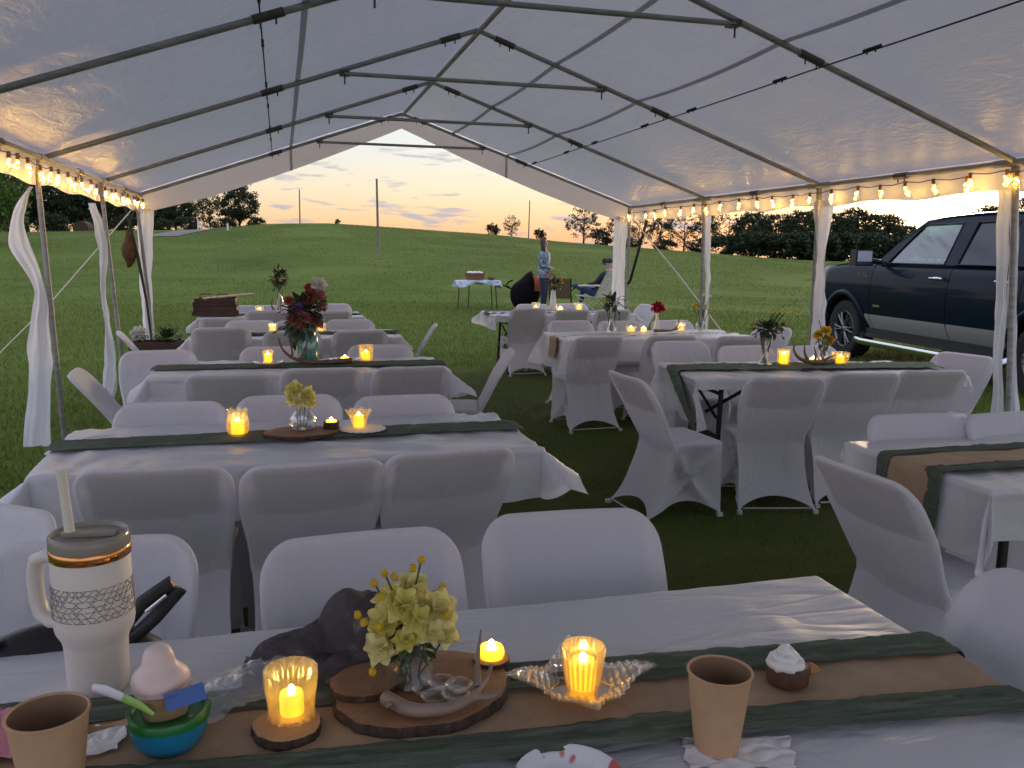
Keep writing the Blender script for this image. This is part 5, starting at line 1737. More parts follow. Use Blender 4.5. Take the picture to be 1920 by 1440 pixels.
# ---- truck-side table
bz = TOPZ+.018
vase(3.17, 5.15, bz, 'slim clear glass vase with dark leaves on the truck table', [(.048, 0), (.050, .004), (.034, .018), (.022, .05), (.020, .15), (.027, .185)], water=.12, mod=lambda r, z_, q, i: r*(1+(.07*math.cos(12*q) if z_ < .02 else 0)))
t = thing('flower_bouquet', 'dark leafy sprig with small yellow flowers in the slim vase', 'flowers', (3.17, 5.15, bz))
foliage(t, (.0, 0, .235), (.08, .05), 'leaf_deep', 80, .055, 51)
foliage(t, (.10, 0, .25), (.04, .02), 'leaf_deep', 14, .05, 52)
stems(t, [((.01*math.cos(k), .01*math.sin(k), .01), (.05*math.cos(k*2), .05*math.sin(k*2), .24)) for k in range(6)]+[((0, 0, .2), (.03+.015*k, 0, .34+.01*(k % 3))) for k in range(8)], .0035)
for k in range(16):
    pompom(t, (.02+.013*k+.01*math.sin(k*3), .02*math.sin(k*5), .33+.045*abs(math.sin(k*1.7))), .010, 'petal_yellow', 10, k)
pompom(t, (-.085, 0, .27), .016, 'petal_orange', 12, 3)
holder(3.31, 5.14, bz, 'tall candle glass right of the slim leafy vase', .044, .104, 'square')
led_candle(3.31, 5.14, bz+.008, 'candle in the tall glass right of the slim leafy vase', .029, .066)
antler('curved brown antler lying between the two truck table candles', [(3.66, 5.08, bz+.02), (3.56, 5.06, bz+.02), (3.46, 5.06, bz+.025), (3.39, 5.08, bz+.05), (3.36, 5.10, bz+.10), (3.37, 5.11, bz+.15)], .019,
       [[(3.45, 5.06, bz+.03), (3.43, 5.08, bz+.09), (3.445, 5.1, bz+.16)], [(3.5, 5.06, bz+.02), (3.52, 5.08, bz+.07), (3.515, 5.1, bz+.125)], [(3.56, 5.06, bz+.02), (3.59, 5.04, bz+.05), (3.64, 5.03, bz+.07)]], mat='antler_dark')
led_candle(3.53, 5.12, bz+.014, 'low tea candle behind the curved brown antler', .026, .028)
vase(3.62, 5.14, bz, 'small round clear vase with yellow flowers on the truck table', [(.024, 0), (.036, .008), (.042, .04), (.030, .075), (.016, .10), (.020, .125)], water=.05)
t = thing('flower_bouquet', 'yellow alstroemeria sprig in the small round vase', 'flowers', (3.62, 5.14, bz))
for k in range(7):
    bloom(t, (.055*math.cos(k*2.2), .03*math.sin(k*2.2), .165+.035*(k % 3)), .034, ('petal_yellow', 'petal_orange')[k % 3 == 0], 6, k+11, (math.cos(k*2.2), -.6, .6))
stems(t, [((0, 0, .012), (.05*math.cos(k*2.2), .03*math.sin(k*2.2), .17)) for k in range(6)]+[((0, 0, .1), (-.05, 0, .30))], .003)
foliage(t, (0, 0, .15), (.05, .04), 'leaf_green', 18, .05, 91)
holder(3.73, 5.10, bz, 'wide ribbed candle bowl at the right of the truck table', .060, .080, 'bowl')
led_candle(3.73, 5.10, bz+.008, 'candle in the wide ribbed bowl on the truck table', .027, .046)

# ---- red flower table
bz = TOPZ+.016
vase(3.03, 7.62, bz, 'clear narrow vase with a thin green sprig on the red flower table', [(.052, 0), (.050, .02), (.032, .08), (.026, .14), (.034, .2)], water=.12)
t = thing('flower_bouquet', 'thin dark green sprig in the narrow vase', 'flowers', (3.03, 7.62, bz))
foliage(t, (0, 0, .26), (.08, .12), 'leaf_deep', 60, .065, 53)
stems(t, [((.01*k-.02, 0, .01), (.03*k-.06, 0, .32)) for k in range(5)], .004)
holder(3.22, 7.60, bz, 'low amber lit candle glass left of the single red flower', .055, .052, 'cup', 'glass_frosty')
led_candle(3.22, 7.60, bz+.005, 'candle in the low amber glass by the single red flower', .034, .036, 'led_wax_pale')
led_candle(3.36, 7.62, bz, 'bare round tea candle just left of the single red flower', .026, .036, 'led_wax_pale')
vase(3.50, 7.63, bz, 'slim white bud vase with the single red flower', [(.030, 0), (.034, .005), (.034, .03), (.018, .08), (.014, .15), (.019, .175)], 'ceramic_white')
t = thing('flower_bouquet', 'single crimson carnation in the white bud vase', 'flowers', (3.50, 7.63, bz))
pompom(t, (0, 0, .225), .066, 'petal_red', 60, 2)
pompom(t, (.045, -.01, .215), .038, 'petal_red', 30, 9)
stems(t, [((0, 0, .02), (0, 0, .2))], .004)
antler('dark antler between the red flower and amber glass', [(3.42, 7.52, bz+.015), (3.52, 7.50, bz+.015), (3.62, 7.51, bz+.02), (3.67, 7.53, bz+.06), (3.70, 7.55, bz+.13)], .014, [[(3.62, 7.51, bz+.02), (3.66, 7.5, bz+.03), (3.70, 7.5, bz+.06)]], mat='antler_dark')
holder(3.74, 7.60, bz, 'ribbed amber lit candle glass right of the red flower', .048, .086, 'ribbed', 'glass_frosty')
led_candle(3.74, 7.60, bz+.007, 'candle in the ribbed amber glass right of the red flower', .027, .050, 'led_wax_pale')
vase(3.95, 7.60, bz, 'round clear bottle with orange flowers at the red flower table', [(.030, 0), (.046, .01), (.050, .045), (.034, .085), (.016, .115), (.018, .145)], water=.06)
t = thing('flower_bouquet', 'orange and white wildflowers in the round bottle', 'flowers', (3.95, 7.60, bz))
for k in range(8):
    q = k*2.4
    pompom(t, (.095*math.cos(q), .03*math.sin(q), .20+.05*abs(math.sin(k*1.3))+(.12 if k in (2, 5) else 0)), .024, ('petal_orange', 'petal_yellow', 'petal_white')[k % 3], 12, k)
stems(t, [((0, 0, .02), (.09*math.cos(k*2.4), .03*math.sin(k*2.4), .2+.05*abs(math.sin(k*1.3))+(.12 if k in (2, 5) else 0))) for k in range(8)], .003)
foliage(t, (0, 0, .2), (.08, .08), 'leaf_green', 20, .04, 56)

# ---- far right table
bz = TOPZ+.014
holder(3.14, 10.52, bz, 'left frosted candle glass beside the white cone vase', .058, .105, 'cup', 'glass_frosty')
led_candle(3.14, 10.52, bz+.008, 'candle in the frosted glass left of the cone vase', .03, .052, 'led_wax_pale')
vase(3.36, 10.50, bz, 'white cone vase on the farthest right table', [(.052, 0), (.054, .006), (.044, .1), (.030, .22), (.028, .27)], 'ceramic_white')
t = thing('flower_bouquet', 'orange and yellow flowers in the white cone vase', 'flowers', (3.36, 10.50, bz))
for k in range(9):
    q = k*2.4
    pompom(t, (.10*math.cos(q)+.01, .04*math.sin(q), .36+.055*math.sin(k*1.9)+(.06 if k % 2 else 0)), .032, ('petal_yellow', 'petal_rust', 'petal_orange')[k % 3], 14, k+8)
foliage(t, (0, 0, .33), (.09, .08), 'leaf_deep', 50, .07, 57)
stems(t, [((0, 0, .2), (.08*math.cos(k*2.4), .03*math.sin(k*2.4), .38)) for k in range(7)], .004)
led_candle(3.46, 10.50, bz, 'bare round candle right of the white cone vase', .032, .045, 'led_wax_pale')
holder(3.72, 10.52, bz, 'right frosted candle glass on the farthest right table', .060, .100, 'cup', 'glass_frosty')
led_candle(3.72, 10.52, bz+.008, 'candle in the right frosted glass of the farthest right table', .032, .055, 'led_wax_pale')

# ------------------------------------------------------------------ the pickup truck beside the tent
truck = thing('pickup_truck', 'dark blue crew cab pickup with silver lower band and chrome side step', 'truck', (7.56, 10.38, .10), math.atan2(.9936, .113))
WX = [0.0, -3.68]
WZ, WR, AR = .40, .40, .505
TWID = 2.0
def bodyy(z):
    return -.018 - .070*((z-.90)/.42)**2 - (.03*smooth01((.62-z)/.2))
def side(y, s):
    return y if s > 0 else -TWID-y
def zbot(x, z0):
    for w in WX:
        if abs(x-w) < AR:
            return max(z0, WZ+math.sqrt(AR*AR-(x-w)**2))
    return z0
def panel(name, x0, x1, z0, ztop, mat, s, nx=36, nzz=14, proud=0.0):
    xs = sorted(set([x0, x1]+[lerp(x0, x1, i/nx) for i in range(nx+1)]+[w+sg*AR*math.cos(a*PI/24) for w in WX for a in range(13) for sg in (-1, 1) if x1 < w+sg*AR*math.cos(a*PI/24) < x0]))
    mb = MB()
    vs = []
    for x in xs:
        zb = zbot(x, z0)
        zt = ztop(x) if callable(ztop) else ztop
        zb = min(zb, zt-.002)
        for j in range(nzz+1):
            z = lerp(zb, zt, j/nzz)
            y = bodyy(z)+proud
            # shoulder rolls in at the top of hood and bed
            if zt-z < .05 and proud == 0:
                y -= .035*(1-(zt-z)/.05)**2
            y -= .12*smooth01((x-.5)/.5)     # nose tapers in
            vs.append((x, side(y, s), z))
    n = nzz+1
    fs = [(i*n+j, (i+1)*n+j, (i+1)*n+j+1, i*n+j+1) for i in range(len(xs)-1) for j in range(nzz)]
    if s < 0:
        fs = [q[::-1] for q in fs]
    mb.add(vs, fs)
    return mb.build(name, mat, truck, angle=60)
def hoodz(x):
    return 1.335-.085*smooth01((x+.65)/1.5)**1.5 if x > -.66 else 1.33
BELT = 1.315
for s in (1, -1):
    panel('front_fender', .86, -.615, .44, hoodz, 'truck_paint', s)
    fd = panel('door', -.625, -2.185, .40, BELT, 'truck_paint', s)
    rd = panel('door', -2.195, -3.33, .40, BELT, 'truck_paint', s)
    panel('bed_side', -3.34, -4.95, .46, 1.34, 'truck_paint', s, 44)
    for (a, b2, par) in ((-.50, -.615, None), (-.627, -2.183, fd), (-2.197, -3.17, rd)):
        o = panel('lower_band', a, b2, .455, .645, 'truck_silver', s, 10, 6, .006)
    panel('lower_band', -4.20, -4.94, .48, .645, 'truck_silver', s, 12, 6, .006)
    # sill and arch lips
    MB().box((-1.85, side(-.10, s), .40), (2.72, .06, .12)).build('sill', 'truck_black', truck, False)
    for w in WX:
        pts = [(w+AR*math.cos(a*PI/28), side(bodyy(WZ+AR*math.sin(a*PI/28))-.16*smooth01((w+AR*math.cos(a*PI/28)-.45)/.55)+.006, s), WZ+AR*math.sin(a*PI/28)) for a in range(-1, 30)]
        MB().tube(pts, .042, 8, flat=.8).build('arch_lip', 'truck_paint', truck)
        # inner arch
        mb = MB()
        for i in range(25):
            pass
        def ia(u, v, w=w, s=s):
            a = u*PI
            return (w+.515*math.cos(a), side(lerp(-.05, -.45, v), s), WZ-.02+.515*math.sin(a))
        mb.grid(ia, 25, 3)
        mb.build('arch_liner', 'truck_black', truck)
    # chrome side step
    yy = side(.055, s)
    MB().tube([(-.46, side(-.08, s), .36), (-.50, yy, .30), (-.62, yy, .285), (-3.10, yy, .285), (-3.22, yy, .30), (-3.26, side(-.08, s), .36)], .048, 10, flat=.62).build('side_step', 'chrome', truck)
    for hx in (-2.02, -3.11):
        hb = MB().tube([(hx+.085, side(.0, s), 1.155), (hx+.075, side(.028, s), 1.162), (hx-.075, side(.028, s), 1.165), (hx-.085, side(.0, s), 1.158)], .017, 8).build('handle', 'chrome', truck)
        MB().box((hx, side(bodyy(1.15)+.002, s), 1.145), (.20, .006, .07)).build('handle_recess', 'truck_black', truck, False)
    MB().box((-.80, side(bodyy(.76)+.004, s), .765), (.15, .006, .028)).build('badge', 'chrome', truck, False)
    # greenhouse side
    def gp(x, z, s=s, inset=0.0):
        t = (z-1.31)/(1.86-1.31)
        return (x, side(-.062-.20*t-.03*t*t-inset, s), z)
    def gpoly(name, pts, mat, inset=0.0, thick=.02):
        # outline -> fan of a subdivided strip: outer skin plus a rim
        n = len(pts)
        vs = [gp(a, b2, inset=inset) for a, b2 in pts]+[gp(a, b2, inset=inset+thick) for a, b2 in pts]
        fs = [tuple(range(n)), tuple(range(2*n-1, n-1, -1))]+[(i, n+i, n+(i+1) % n, (i+1) % n) for i in range(n)]
        if s > 0:
            fs = [q[::-1] for q in fs]
        return MB().add(vs, fs).build(name, mat, truck, True, 30)
    gpoly('pillar', [(-.66, 1.315), (-.92, 1.315), (-1.36, 1.795), (-1.50, 1.80), (-1.50, 1.86), (-1.36, 1.85), (-1.10, 1.68)], 'truck_paint')
    gpoly('pillar', [(-2.05, 1.315), (-2.27, 1.315), (-2.325, 1.80), (-2.065, 1.80)], 'truck_paint')
    gpoly('pillar', [(-3.02, 1.315), (-3.52, 1.335), (-3.44, 1.86), (-3.30, 1.86), (-2.96, 1.80)], 'truck_paint')
    gpoly('roof_rail', [(-1.50, 1.80), (-2.96, 1.80), (-3.30, 1.862), (-2.3, 1.882), (-1.50, 1.862)], 'truck_paint')
    gpoly('window', [(-.92, 1.318), (-2.05, 1.318), (-2.065, 1.798), (-1.36, 1.793)], 'truck_glass', .012, .004)
    gpoly('window', [(-2.27, 1.318), (-3.02, 1.318), (-2.96, 1.798), (-2.325, 1.798)], 'truck_glass_dark', .012, .004)
    for pts in ([(-.92, 1.322), (-1.36, 1.793), (-2.065, 1.797), (-2.05, 1.322)], [(-2.27, 1.322), (-2.325, 1.797), (-2.96, 1.797), (-3.02, 1.322)]):
        MB().tube([gp(*q) for q in pts], .011, 6, closed=True).build('window_seal', 'truck_black', truck)
    # towing mirror
    mr = MB()
    my = side(.23, s)
    mr.box((-.80, my, 1.385), (.14, .25, .21), None, .92)
    mr.tube([(-.80, side(-.05, s), 1.33), (-.80, side(.13, s), 1.36)], .035, 8)
    mo = mr.build('mirror', 'truck_black', truck, True, 40)
    MB().box((-.875, my, 1.405), (.008, .20, .135)).box((-.875, my, 1.305), (.008, .19, .035)).build('mirror_glass', 'chrome', mo, False)
# hood, cowl, roof, glass, nose
def hood(u, v):
    x = lerp(.88, -.70, u)
    y = lerp(-.09-.15*smooth01((x-.35)/.55), -TWID+.09+.15*smooth01((x-.35)/.55), v)
    e = abs(v-.5)*2
    z = hoodz(x)+.035*(1-e**3)+.018*math.exp(-((e-.62)/.10)**2)*(1-smooth01((x-.3)/.6))
    if x > .72:
        z -= .10*((x-.72)/.16)**2
    return (x, y, z)
MB().grid(hood, 26, 30).build('hood', 'truck_paint', truck, angle=70)
def roof(u, v):
    x = lerp(-1.42, -3.46, u)
    y = lerp(-.275, -TWID+.275, v)
    e = abs(v-.5)*2
    z = 1.865+.03*math.sin(PI*u)+.04*(1-e**4)-.03*smooth01((u-.85)/.15)-.05*smooth01((.12-u)/.12)
    return (x, y, z)
MB().grid(roof, 24, 20).build('roof', 'truck_paint', truck, angle=70)
def wsh(u, v):
    x = lerp(-.66, -1.44, u)+.05*(1-(abs(v-.5)*2)**2)
    y = lerp(lerp(-.09, -.28, u), -TWID+lerp(.09, .28, u), v)
    return (x, y, lerp(1.335, 1.85, u)+.03*math.sin(PI*u))
MB().grid(wsh, 10, 14).build('windshield', 'truck_glass', truck)
def rwsh(u, v):
    return (lerp(-3.52, -3.45, u), lerp(lerp(-.09, -.28, u), -TWID+lerp(.09, .28, u), v), lerp(1.335, 1.86, u))
MB().grid(rwsh, 6, 8).build('rear_window', 'truck_glass', truck)
nm = MB()
nm.box((.86, -1.0, .98), (.10, 1.55, .40))
nm.build('grille', 'truck_black', truck, False)
for k in range(3):
    MB().box((.918, -1.0, .86+.12*k), (.03, 1.30, .05)).build('grille_bar', 'chrome', truck, False)
MB().tube([(.60, -.03, .58), (.84, -.10, .58), (.96, -.42, .58), (.98, -1.0, .58), (.96, -1.58, .58), (.84, -1.90, .58), (.60, -1.97, .58)], .115, 10, flat=.55).build('bumper', 'chrome', truck)
MB().box((.75, -1.0, .42), (.36, 1.7, .14)).build('air_dam', 'truck_black', truck, False)
for s in (1, -1):
    MB().box((.80, side(-.22, s), .98), (.20, .24, .26), Matrix.Rotation(-.35*s, 3, 'Z')).build('headlight', 'headlight', truck, False)
MB().box((-4.96, -1.0, .92), (.03, 1.86, .80)).build('tailgate', 'truck_paint', truck, False)
MB().box((-5.02, -1.0, .52), (.14, 1.8, .16)).build('bumper', 'chrome', truck, False)
MB().box((-4.15, -1.0, .80), (1.6, 1.75, .04)).box((-3.42, -1.0, 1.03), (.05, 1.80, .58)).build('bed_floor', 'truck_black', truck, False)
MB().box((-1.9, -1.0, .52), (3.6, 1.7, .10)).box((-1.9, -.7, .44), (5.0, .12, .14)).box((-1.9, -1.3, .44), (5.0, .12, .14)).build('chassis', 'truck_black', truck, False)
MB().box((-.25, -1.0, .85), (1.0, 1.0, .6)).build('engine_bay', 'truck_black', truck, False)
# cabin
MB().box((-.86, -1.0, 1.18), (.46, 1.7, .22)).build('dashboard', 'truck_black', truck, False)
for sy in (-.55, -1.45):
    sb = MB()
    sb.box((-1.75, sy, .92), (.50, .52, .16))
    sb.box((-2.05, sy, 1.22), (.14, .50, .60), Matrix.Rotation(R(-12), 3, 'Y'))
    sb.box((-2.13, sy, 1.60), (.09, .26, .18), Matrix.Rotation(R(-12), 3, 'Y'))
    sb.build('seat', 'grey_seat', truck, False)
MB().box((-2.9, -1.0, 1.15), (.16, 1.5, .7)).build('rear_seat', 'grey_seat', truck, False)
sw = MB().tube([(-1.28+.06*math.sin(2*PI*i/24), -.55+.185*math.cos(2*PI*i/24), 1.34+.175*math.sin(2*PI*i/24)) for i in range(24)], .014, 6, closed=True)
sw.tube([(-1.20, -.55, 1.22), (-1.28, -.55, 1.34)], .03, 8).tube([(-1.28, -.73, 1.34), (-1.28, -.37, 1.34)], .015, 6)
sw.build('steering_wheel', 'truck_black', truck)
# lettering on the fender
cu = bpy.data.curves.new('badge_text', 'FONT')
cu.body = 'F-150'
cu.size = .085
cu.extrude = .004
cu.materials.append(M['chrome'])
tmp = bpy.data.objects.new('badge_text', cu)
COL.objects.link(tmp)
bpy.context.view_layer.update()
bme = bpy.data.meshes.new_from_object(tmp.evaluated_get(bpy.context.evaluated_depsgraph_get()))
bpy.data.objects.remove(tmp)
tx = link('badge', bme, truck)
tx.location = (-.30, bodyy(1.15)-.001, 1.125)
tx.rotation_euler = (R(90), 0, R(180))
# wheels
def wheel_meshes():
    ty = MB()
    prof = [(.245, -.115), (.30, -.128), (.365, -.132), (.392, -.118), (.402, -.095), (.404, .0), (.402, .095), (.392, .118), (.365, .132), (.30, .128), (.245, .115)]
    n = 64
    ty.lathe(prof, n, (0, 0, 0), lambda r, z, q, i: r-(.010 if (r > .39 and (int(q/(2*PI)*n)+(1 if z > 0 else 0)) % 2) else 0), closed=True)
    rim = MB()
    rim.lathe([(.246, .112), (.250, .118), (.246, .122), (.232, .112), (.225, .07), (.215, -.10)], 48, (0, 0, 0), None, True)
    for k in range(6):
        a = 2*PI*k/6
        for da in (-.17, .17):
            c0, c1 = a+da*.6, a+da
            rim.tube([(.05*math.cos(c0), .05*math.sin(c0), .102), (.14*math.cos(lerp(c0, c1, .5)), .14*math.sin(lerp(c0, c1, .5)), .112), (.235*math.cos(c1), .235*math.sin(c1), .104)], [.028, .022, .026], 8, flat=.6)
    rim.lathe([(0, .128), (.035, .126), (.05, .112), (.062, .095), (.062, .06)], 24, (0, 0, 0), None, True)
    hub = MB().lathe([(0, .02), (.20, .02), (.21, -.02)], 32, (0, 0, 0), None, True)
    return ty.mesh('tyre', 'tyre_rubber', True, 40), rim.mesh('rim', 'rim_metal', True, 50), hub.mesh('brake_disc', 'clamp_steel', True)
WM = wheel_meshes()
for s in (1, -1):
    for w in WX:
        e = link('wheel', WM[0], truck)
        e.location = (w, side(-.165, s), WZ)
        e.rotation_euler = (R(-90*s), 0, 0)
        link('rim', WM[1], e)
        link('brake_disc', WM[2], e)

# ------------------------------------------------------------------ people and camp furniture on the field
def at(az, r):
    x, y = r*math.sin(R(az)), r*math.cos(R(az))
    return x, y, ground_z(x, y)
def skin_mesh(joints, edges, root, seg_mat, mats, name):
    """joints: {name: (pos, rx, ry)}; grown with a Skin + Subdivision modifier, then baked to one mesh with a material per body region"""
    names = list(joints)
    idx = {n: i for i, n in enumerate(names)}
    me = bpy.data.meshes.new(name+'_cage')
    me.from_pydata([joints[n][0] for n in names], [(idx[a], idx[b2]) for a, b2 in edges], [])
    o = bpy.data.objects.new(name+'_cage', me)
    COL.objects.link(o)
    me.skin_vertices or None
    sk = o.modifiers.new('skin', 'SKIN')
    if not me.skin_vertices:
        bpy.context.view_layer.objects.active = o
    for n in names:
        v = me.skin_vertices[0].data[idx[n]]
        v.radius = joints[n][1:3]
        v.use_root = (n == root)
    sk.use_smooth_shade = True
    sub = o.modifiers.new('sub', 'SUBSURF')
    sub.levels = sub.render_levels = 2
    dg = bpy.context.evaluated_depsgraph_get()
    ev = o.evaluated_get(dg)
    out = bpy.data.meshes.new_from_object(ev)
    out.name = name
    out.materials.clear()
    for m in mats:
        out.materials.append(M[m])
    segs = [(Vector(joints[a][0]), Vector(joints[b2][0]), seg_mat.get((a, b2), 0)) for a, b2 in edges]
    for p in out.polygons:
        c = p.center
        best, bm = 1e9, 0
        for a, b2, m in segs:
            ab = b2-a
            t = max(0, min(1, (c-a).dot(ab)/max(1e-9, ab.length_squared)))
            d = (a+ab*t-c).length
            if d < best:
                best, bm = d, m
        p.material_index = bm
        p.use_smooth = True
    bpy.data.objects.remove(o)
    return out
def hand(pos, d, up, side_, name, mats=('skin',)):
    """a small hand: palm and five bent fingers"""
    d, up = Vector(d).normalized(), Vector(up).normalized()
    sv = d.cross(up)
    p = Vector(pos)
    mb = MB()
    mb.tube([p, p+d*.035, p+d*.085], [.026, .038, .036], 8, flat=.5)
    for i, (o, l) in enumerate(((-.028, .062), (-.010, .074), (.009, .070), (.027, .055))):
        b2 = p+d*.08+sv*o
        mb.tube([b2, b2+d*l*.5-up*.008, b2+d*l*.8-up*.03], [.009, .0085, .0065], 6)
    b2 = p+d*.03-sv*.034*side_
    mb.tube([b2, b2+d*.03-sv*.02*side_, b2+d*.06-sv*.02*side_-up*.012], [.011, .010, .007], 6)
    return mb
def head(t, c, f, hair, long_=True, capmat=None):
    """face features and hair around head centre c, looking along f"""
    f = Vector(f).normalized()
    z = Vector((0, 0, 1))
    sd = f.cross(z).normalized()
    c = Vector(c)
    def loc(a, b2, h):
        return c+f*a+sd*b2+z*h
    fm = MB()
    fm.tube([loc(.088, 0, .022), loc(.105, 0, -.012), (loc(.095, 0, -.022))], [.009, .014, .010], 8)
    fm.build('nose', 'skin', t)
    for s in (-1, 1):
        MB().ball(loc(.078, s*.032, .018), .012, 8, 6).build('eye', 'camp_black', t)
        MB().ball(loc(-.005, s*.078, -.005), (.012, .018, .030), 8, 6).build('ear', 'skin', t)
    MB().tube([loc(.086, -.024, -.052), loc(.094, 0, -.050), loc(.086, .024, -.052)], .006, 6).build('mouth', 'petal_pink', t)
    if hair:
        hm = MB()
        def hf(p):
            q = p-c
            a = q.dot(f)
            if a > .02 and q.z < .075:
                q = q-f*(a-.02)*.85
            k = 1+.05*nz(p.x*40, p.y*40, p.z*12)
            return tuple(c+q*k)
        hm.ball(tuple(loc(-.022, 0, .022)), (.090, .090, .108), 18, 12, hf)
        if long_:
            for s in (-1, -.6, -.2, .2, .6, 1):
                q = .068*s
                hm.tube([loc(-.05+.02*abs(s), q, .03), loc(-.075+.05*abs(s), q*1.15, -.08), loc(-.07+.075*abs(s), q*1.25, -.19), loc(-.06+.08*abs(s), q*1.2, -.26)], [.035, .036, .030, .012], 7)
        hm.build('hair', hair, t)
    if capmat:
        cm = MB().ball(tuple(loc(-.008, 0, .045)), (.100, .100, .088), 16, 10, lambda p: (p.x, p.y, max(p.z, c.z+.03)))
        cm.build('hat', capmat, t)
        MB().tube([loc(.07, 0, .045), loc(.12, 0, .04), loc(.155, 0, .03)], [.085, .075, .05], 10, flat=.10).build('hat_brim', capmat, t)

# standing woman, seen from her left side, hands joined in front
x, y, z = at(17.1, 20.0)
t = thing('person', 'standing person with long brown hair in a patterned blue grey jacket', 'person', (x, y, z), R(-38))
J = {'pelvis': ((0, 0, .92), .125, .15), 'waist': ((-.005, 0, 1.06), .105, .135), 'chest': ((.0, 0, 1.25), .12, .165), 'neckb': ((-.005, 0, 1.43), .065, .085), 'neck': ((.005, 0, 1.49), .048, .05), 'headb': ((.02, 0, 1.56), .07, .065), 'headt': ((.015, 0, 1.665), .075, .07),
     'lh': ((0, .09, .86), .095, .085), 'lk': ((.015, .095, .48), .062, .058), 'la': ((-.02, .10, .09), .042, .04), 'lt': ((.13, .11, .035), .032, .042),
     'rh': ((0, -.09, .86), .095, .085), 'rk': ((.03, -.09, .48), .062, .058), 'ra': ((.0, -.10, .09), .042, .04), 'rt': ((.15, -.11, .035), .032, .042),
     'ls': ((-.005, .17, 1.37), .065, .065), 'le': ((-.03, .215, 1.10), .052, .05), 'lw': ((.15, .10, 1.02), .036, .034),
     'rs': ((-.005, -.17, 1.37), .065, .065), 're': ((-.01, -.215, 1.10), .052, .05), 'rw': ((.17, -.06, 1.03), .036, .034)}
E = [('pelvis', 'waist'), ('waist', 'chest'), ('chest', 'neckb'), ('neckb', 'neck'), ('neck', 'headb'), ('headb', 'headt'), ('pelvis', 'lh'), ('lh', 'lk'), ('lk', 'la'), ('la', 'lt'), ('pelvis', 'rh'), ('rh', 'rk'), ('rk', 'ra'), ('ra', 'rt'), ('chest', 'ls'), ('ls', 'le'), ('le', 'lw'), ('chest', 'rs'), ('rs', 're'), ('re', 'rw')]
SM = {('pelvis', 'waist'): 1, ('waist', 'chest'): 1, ('chest', 'neckb'): 1, ('chest', 'ls'): 1, ('ls', 'le'): 1, ('le', 'lw'): 1, ('chest', 'rs'): 1, ('rs', 're'): 1, ('re', 'rw'): 1, ('pelvis', 'lh'): 2, ('lh', 'lk'): 2, ('lk', 'la'): 2, ('pelvis', 'rh'): 2, ('rh', 'rk'): 2, ('rk', 'ra'): 2, ('la', 'lt'): 3, ('ra', 'rt'): 3}
link('body', skin_mesh(J, E, 'pelvis', SM, ['skin', 'jacket_blue', 'denim_dark', 'shoe_dark'], 'body'), t)
jm = MB().lathe([(.150, .80), (.160, .84), (.150, .98), (.145, 1.08)], 24, (0, 0, 0))
jm.v = [(a*.92, b2*1.12, c) for a, b2, c in jm.v]
jm.build('jacket_hem', 'jacket_blue', t)
MB().tube([(.115, .01, 1.40), (.135, .0, 1.26), (.128, .0, 1.12)], [.018, .022, .014], 8, flat=1.6).build('blouse', 'petal_white', t)
hand((.155, .085, 1.02), (.55, -.75, -.2), (.5, .2, .9), 1, 'hand').build('hand', 'skin', t)
hand((.175, -.045, 1.025), (.45, .8, -.15), (.5, -.2, .9), -1, 'hand').build('hand', 'skin', t)
head(t, (.02, 0, 1.615), (1, .12, .05), 'hair_brown')

# seated man in a webbed lawn chair, facing left and away
x, y, z = at(20.55, 19.8)
FA = R(130)
t = thing('person', 'reclining person in dark clothes and cap stretched out in the webbed lawn chair', 'person', (x, y, z), FA)
J = {'pelvis': ((-.05, 0, .46), .13, .15), 'waist': ((-.14, 0, .60), .115, .14), 'chest': ((-.25, 0, .80), .125, .165), 'neckb': ((-.33, 0, .97), .07, .085), 'neck': ((-.34, 0, 1.03), .055, .055), 'headb': ((-.33, 0, 1.09), .072, .066), 'headt': ((-.34, 0, 1.19), .076, .07),
     'lh': ((.0, .10, .46), .095, .085), 'lk': ((.46, .14, .64), .066, .062), 'la': ((.84, .15, .36), .044, .042), 'lt': ((.93, .16, .44), .034, .042),
     'rh': ((.0, -.10, .46), .095, .085), 'rk': ((.42, -.14, .60), .066, .062), 'ra': ((.46, -.15, .10), .044, .042), 'rt': ((.60, -.16, .04), .034, .042),
     'ls': ((-.29, .18, .92), .068, .066), 'le': ((-.14, .27, .70), .052, .05), 'lw': ((.10, .24, .66), .037, .035),
     'rs': ((-.29, -.18, .92), .068, .066), 're': ((-.14, -.27, .70), .052, .05), 'rw': ((.10, -.24, .66), .037, .035)}
SM2 = {k: (1 if v == 1 else v) for k, v in SM.items()}
link('body', skin_mesh(J, E, 'pelvis', SM2, ['skin', 'shirt_dark', 'denim_blue', 'shoe_dark'], 'body'), t)
hand((.10, .24, .66), (1, -.1, -.25), (0, 0, 1), 1, 'hand').build('hand', 'skin', t)
hand((.10, -.24, .66), (1, .1, -.25), (0, 0, 1), -1, 'hand').build('hand', 'skin', t)
head(t, (-.33, 0, 1.14), (1, .2, .05), None, capmat='shirt_dark')
t = thing('lawn_chair', 'folding lawn chair with light webbing under the reclining person', 'chair', (x, y, z), FA)
W2 = .29
for s in (-1, 1):
    MB().tube([(-.48, s*W2, 1.02), (-.14, s*W2, .38), (.36, s*W2, .42)], .013, 8).build('frame_rail', 'aluminium', t)
    MB().tube([(.34, s*W2, .42), (-.28, s*W2*1.02, .01)], .012, 8).build('leg', 'aluminium', t)
    MB().tube([(-.10, s*W2, .40), (.30, s*W2*1.02, .01)], .012, 8).build('leg', 'aluminium', t)
    MB().tube([(-.30, s*W2, .66), (.28, s*W2, .64)], .020, 8, flat=.6).build('arm_rest', 'web_light', t)
MB().tube([(-.48, -W2, 1.02), (-.48, W2, 1.02)], .013, 8).build('top_rail', 'aluminium', t)
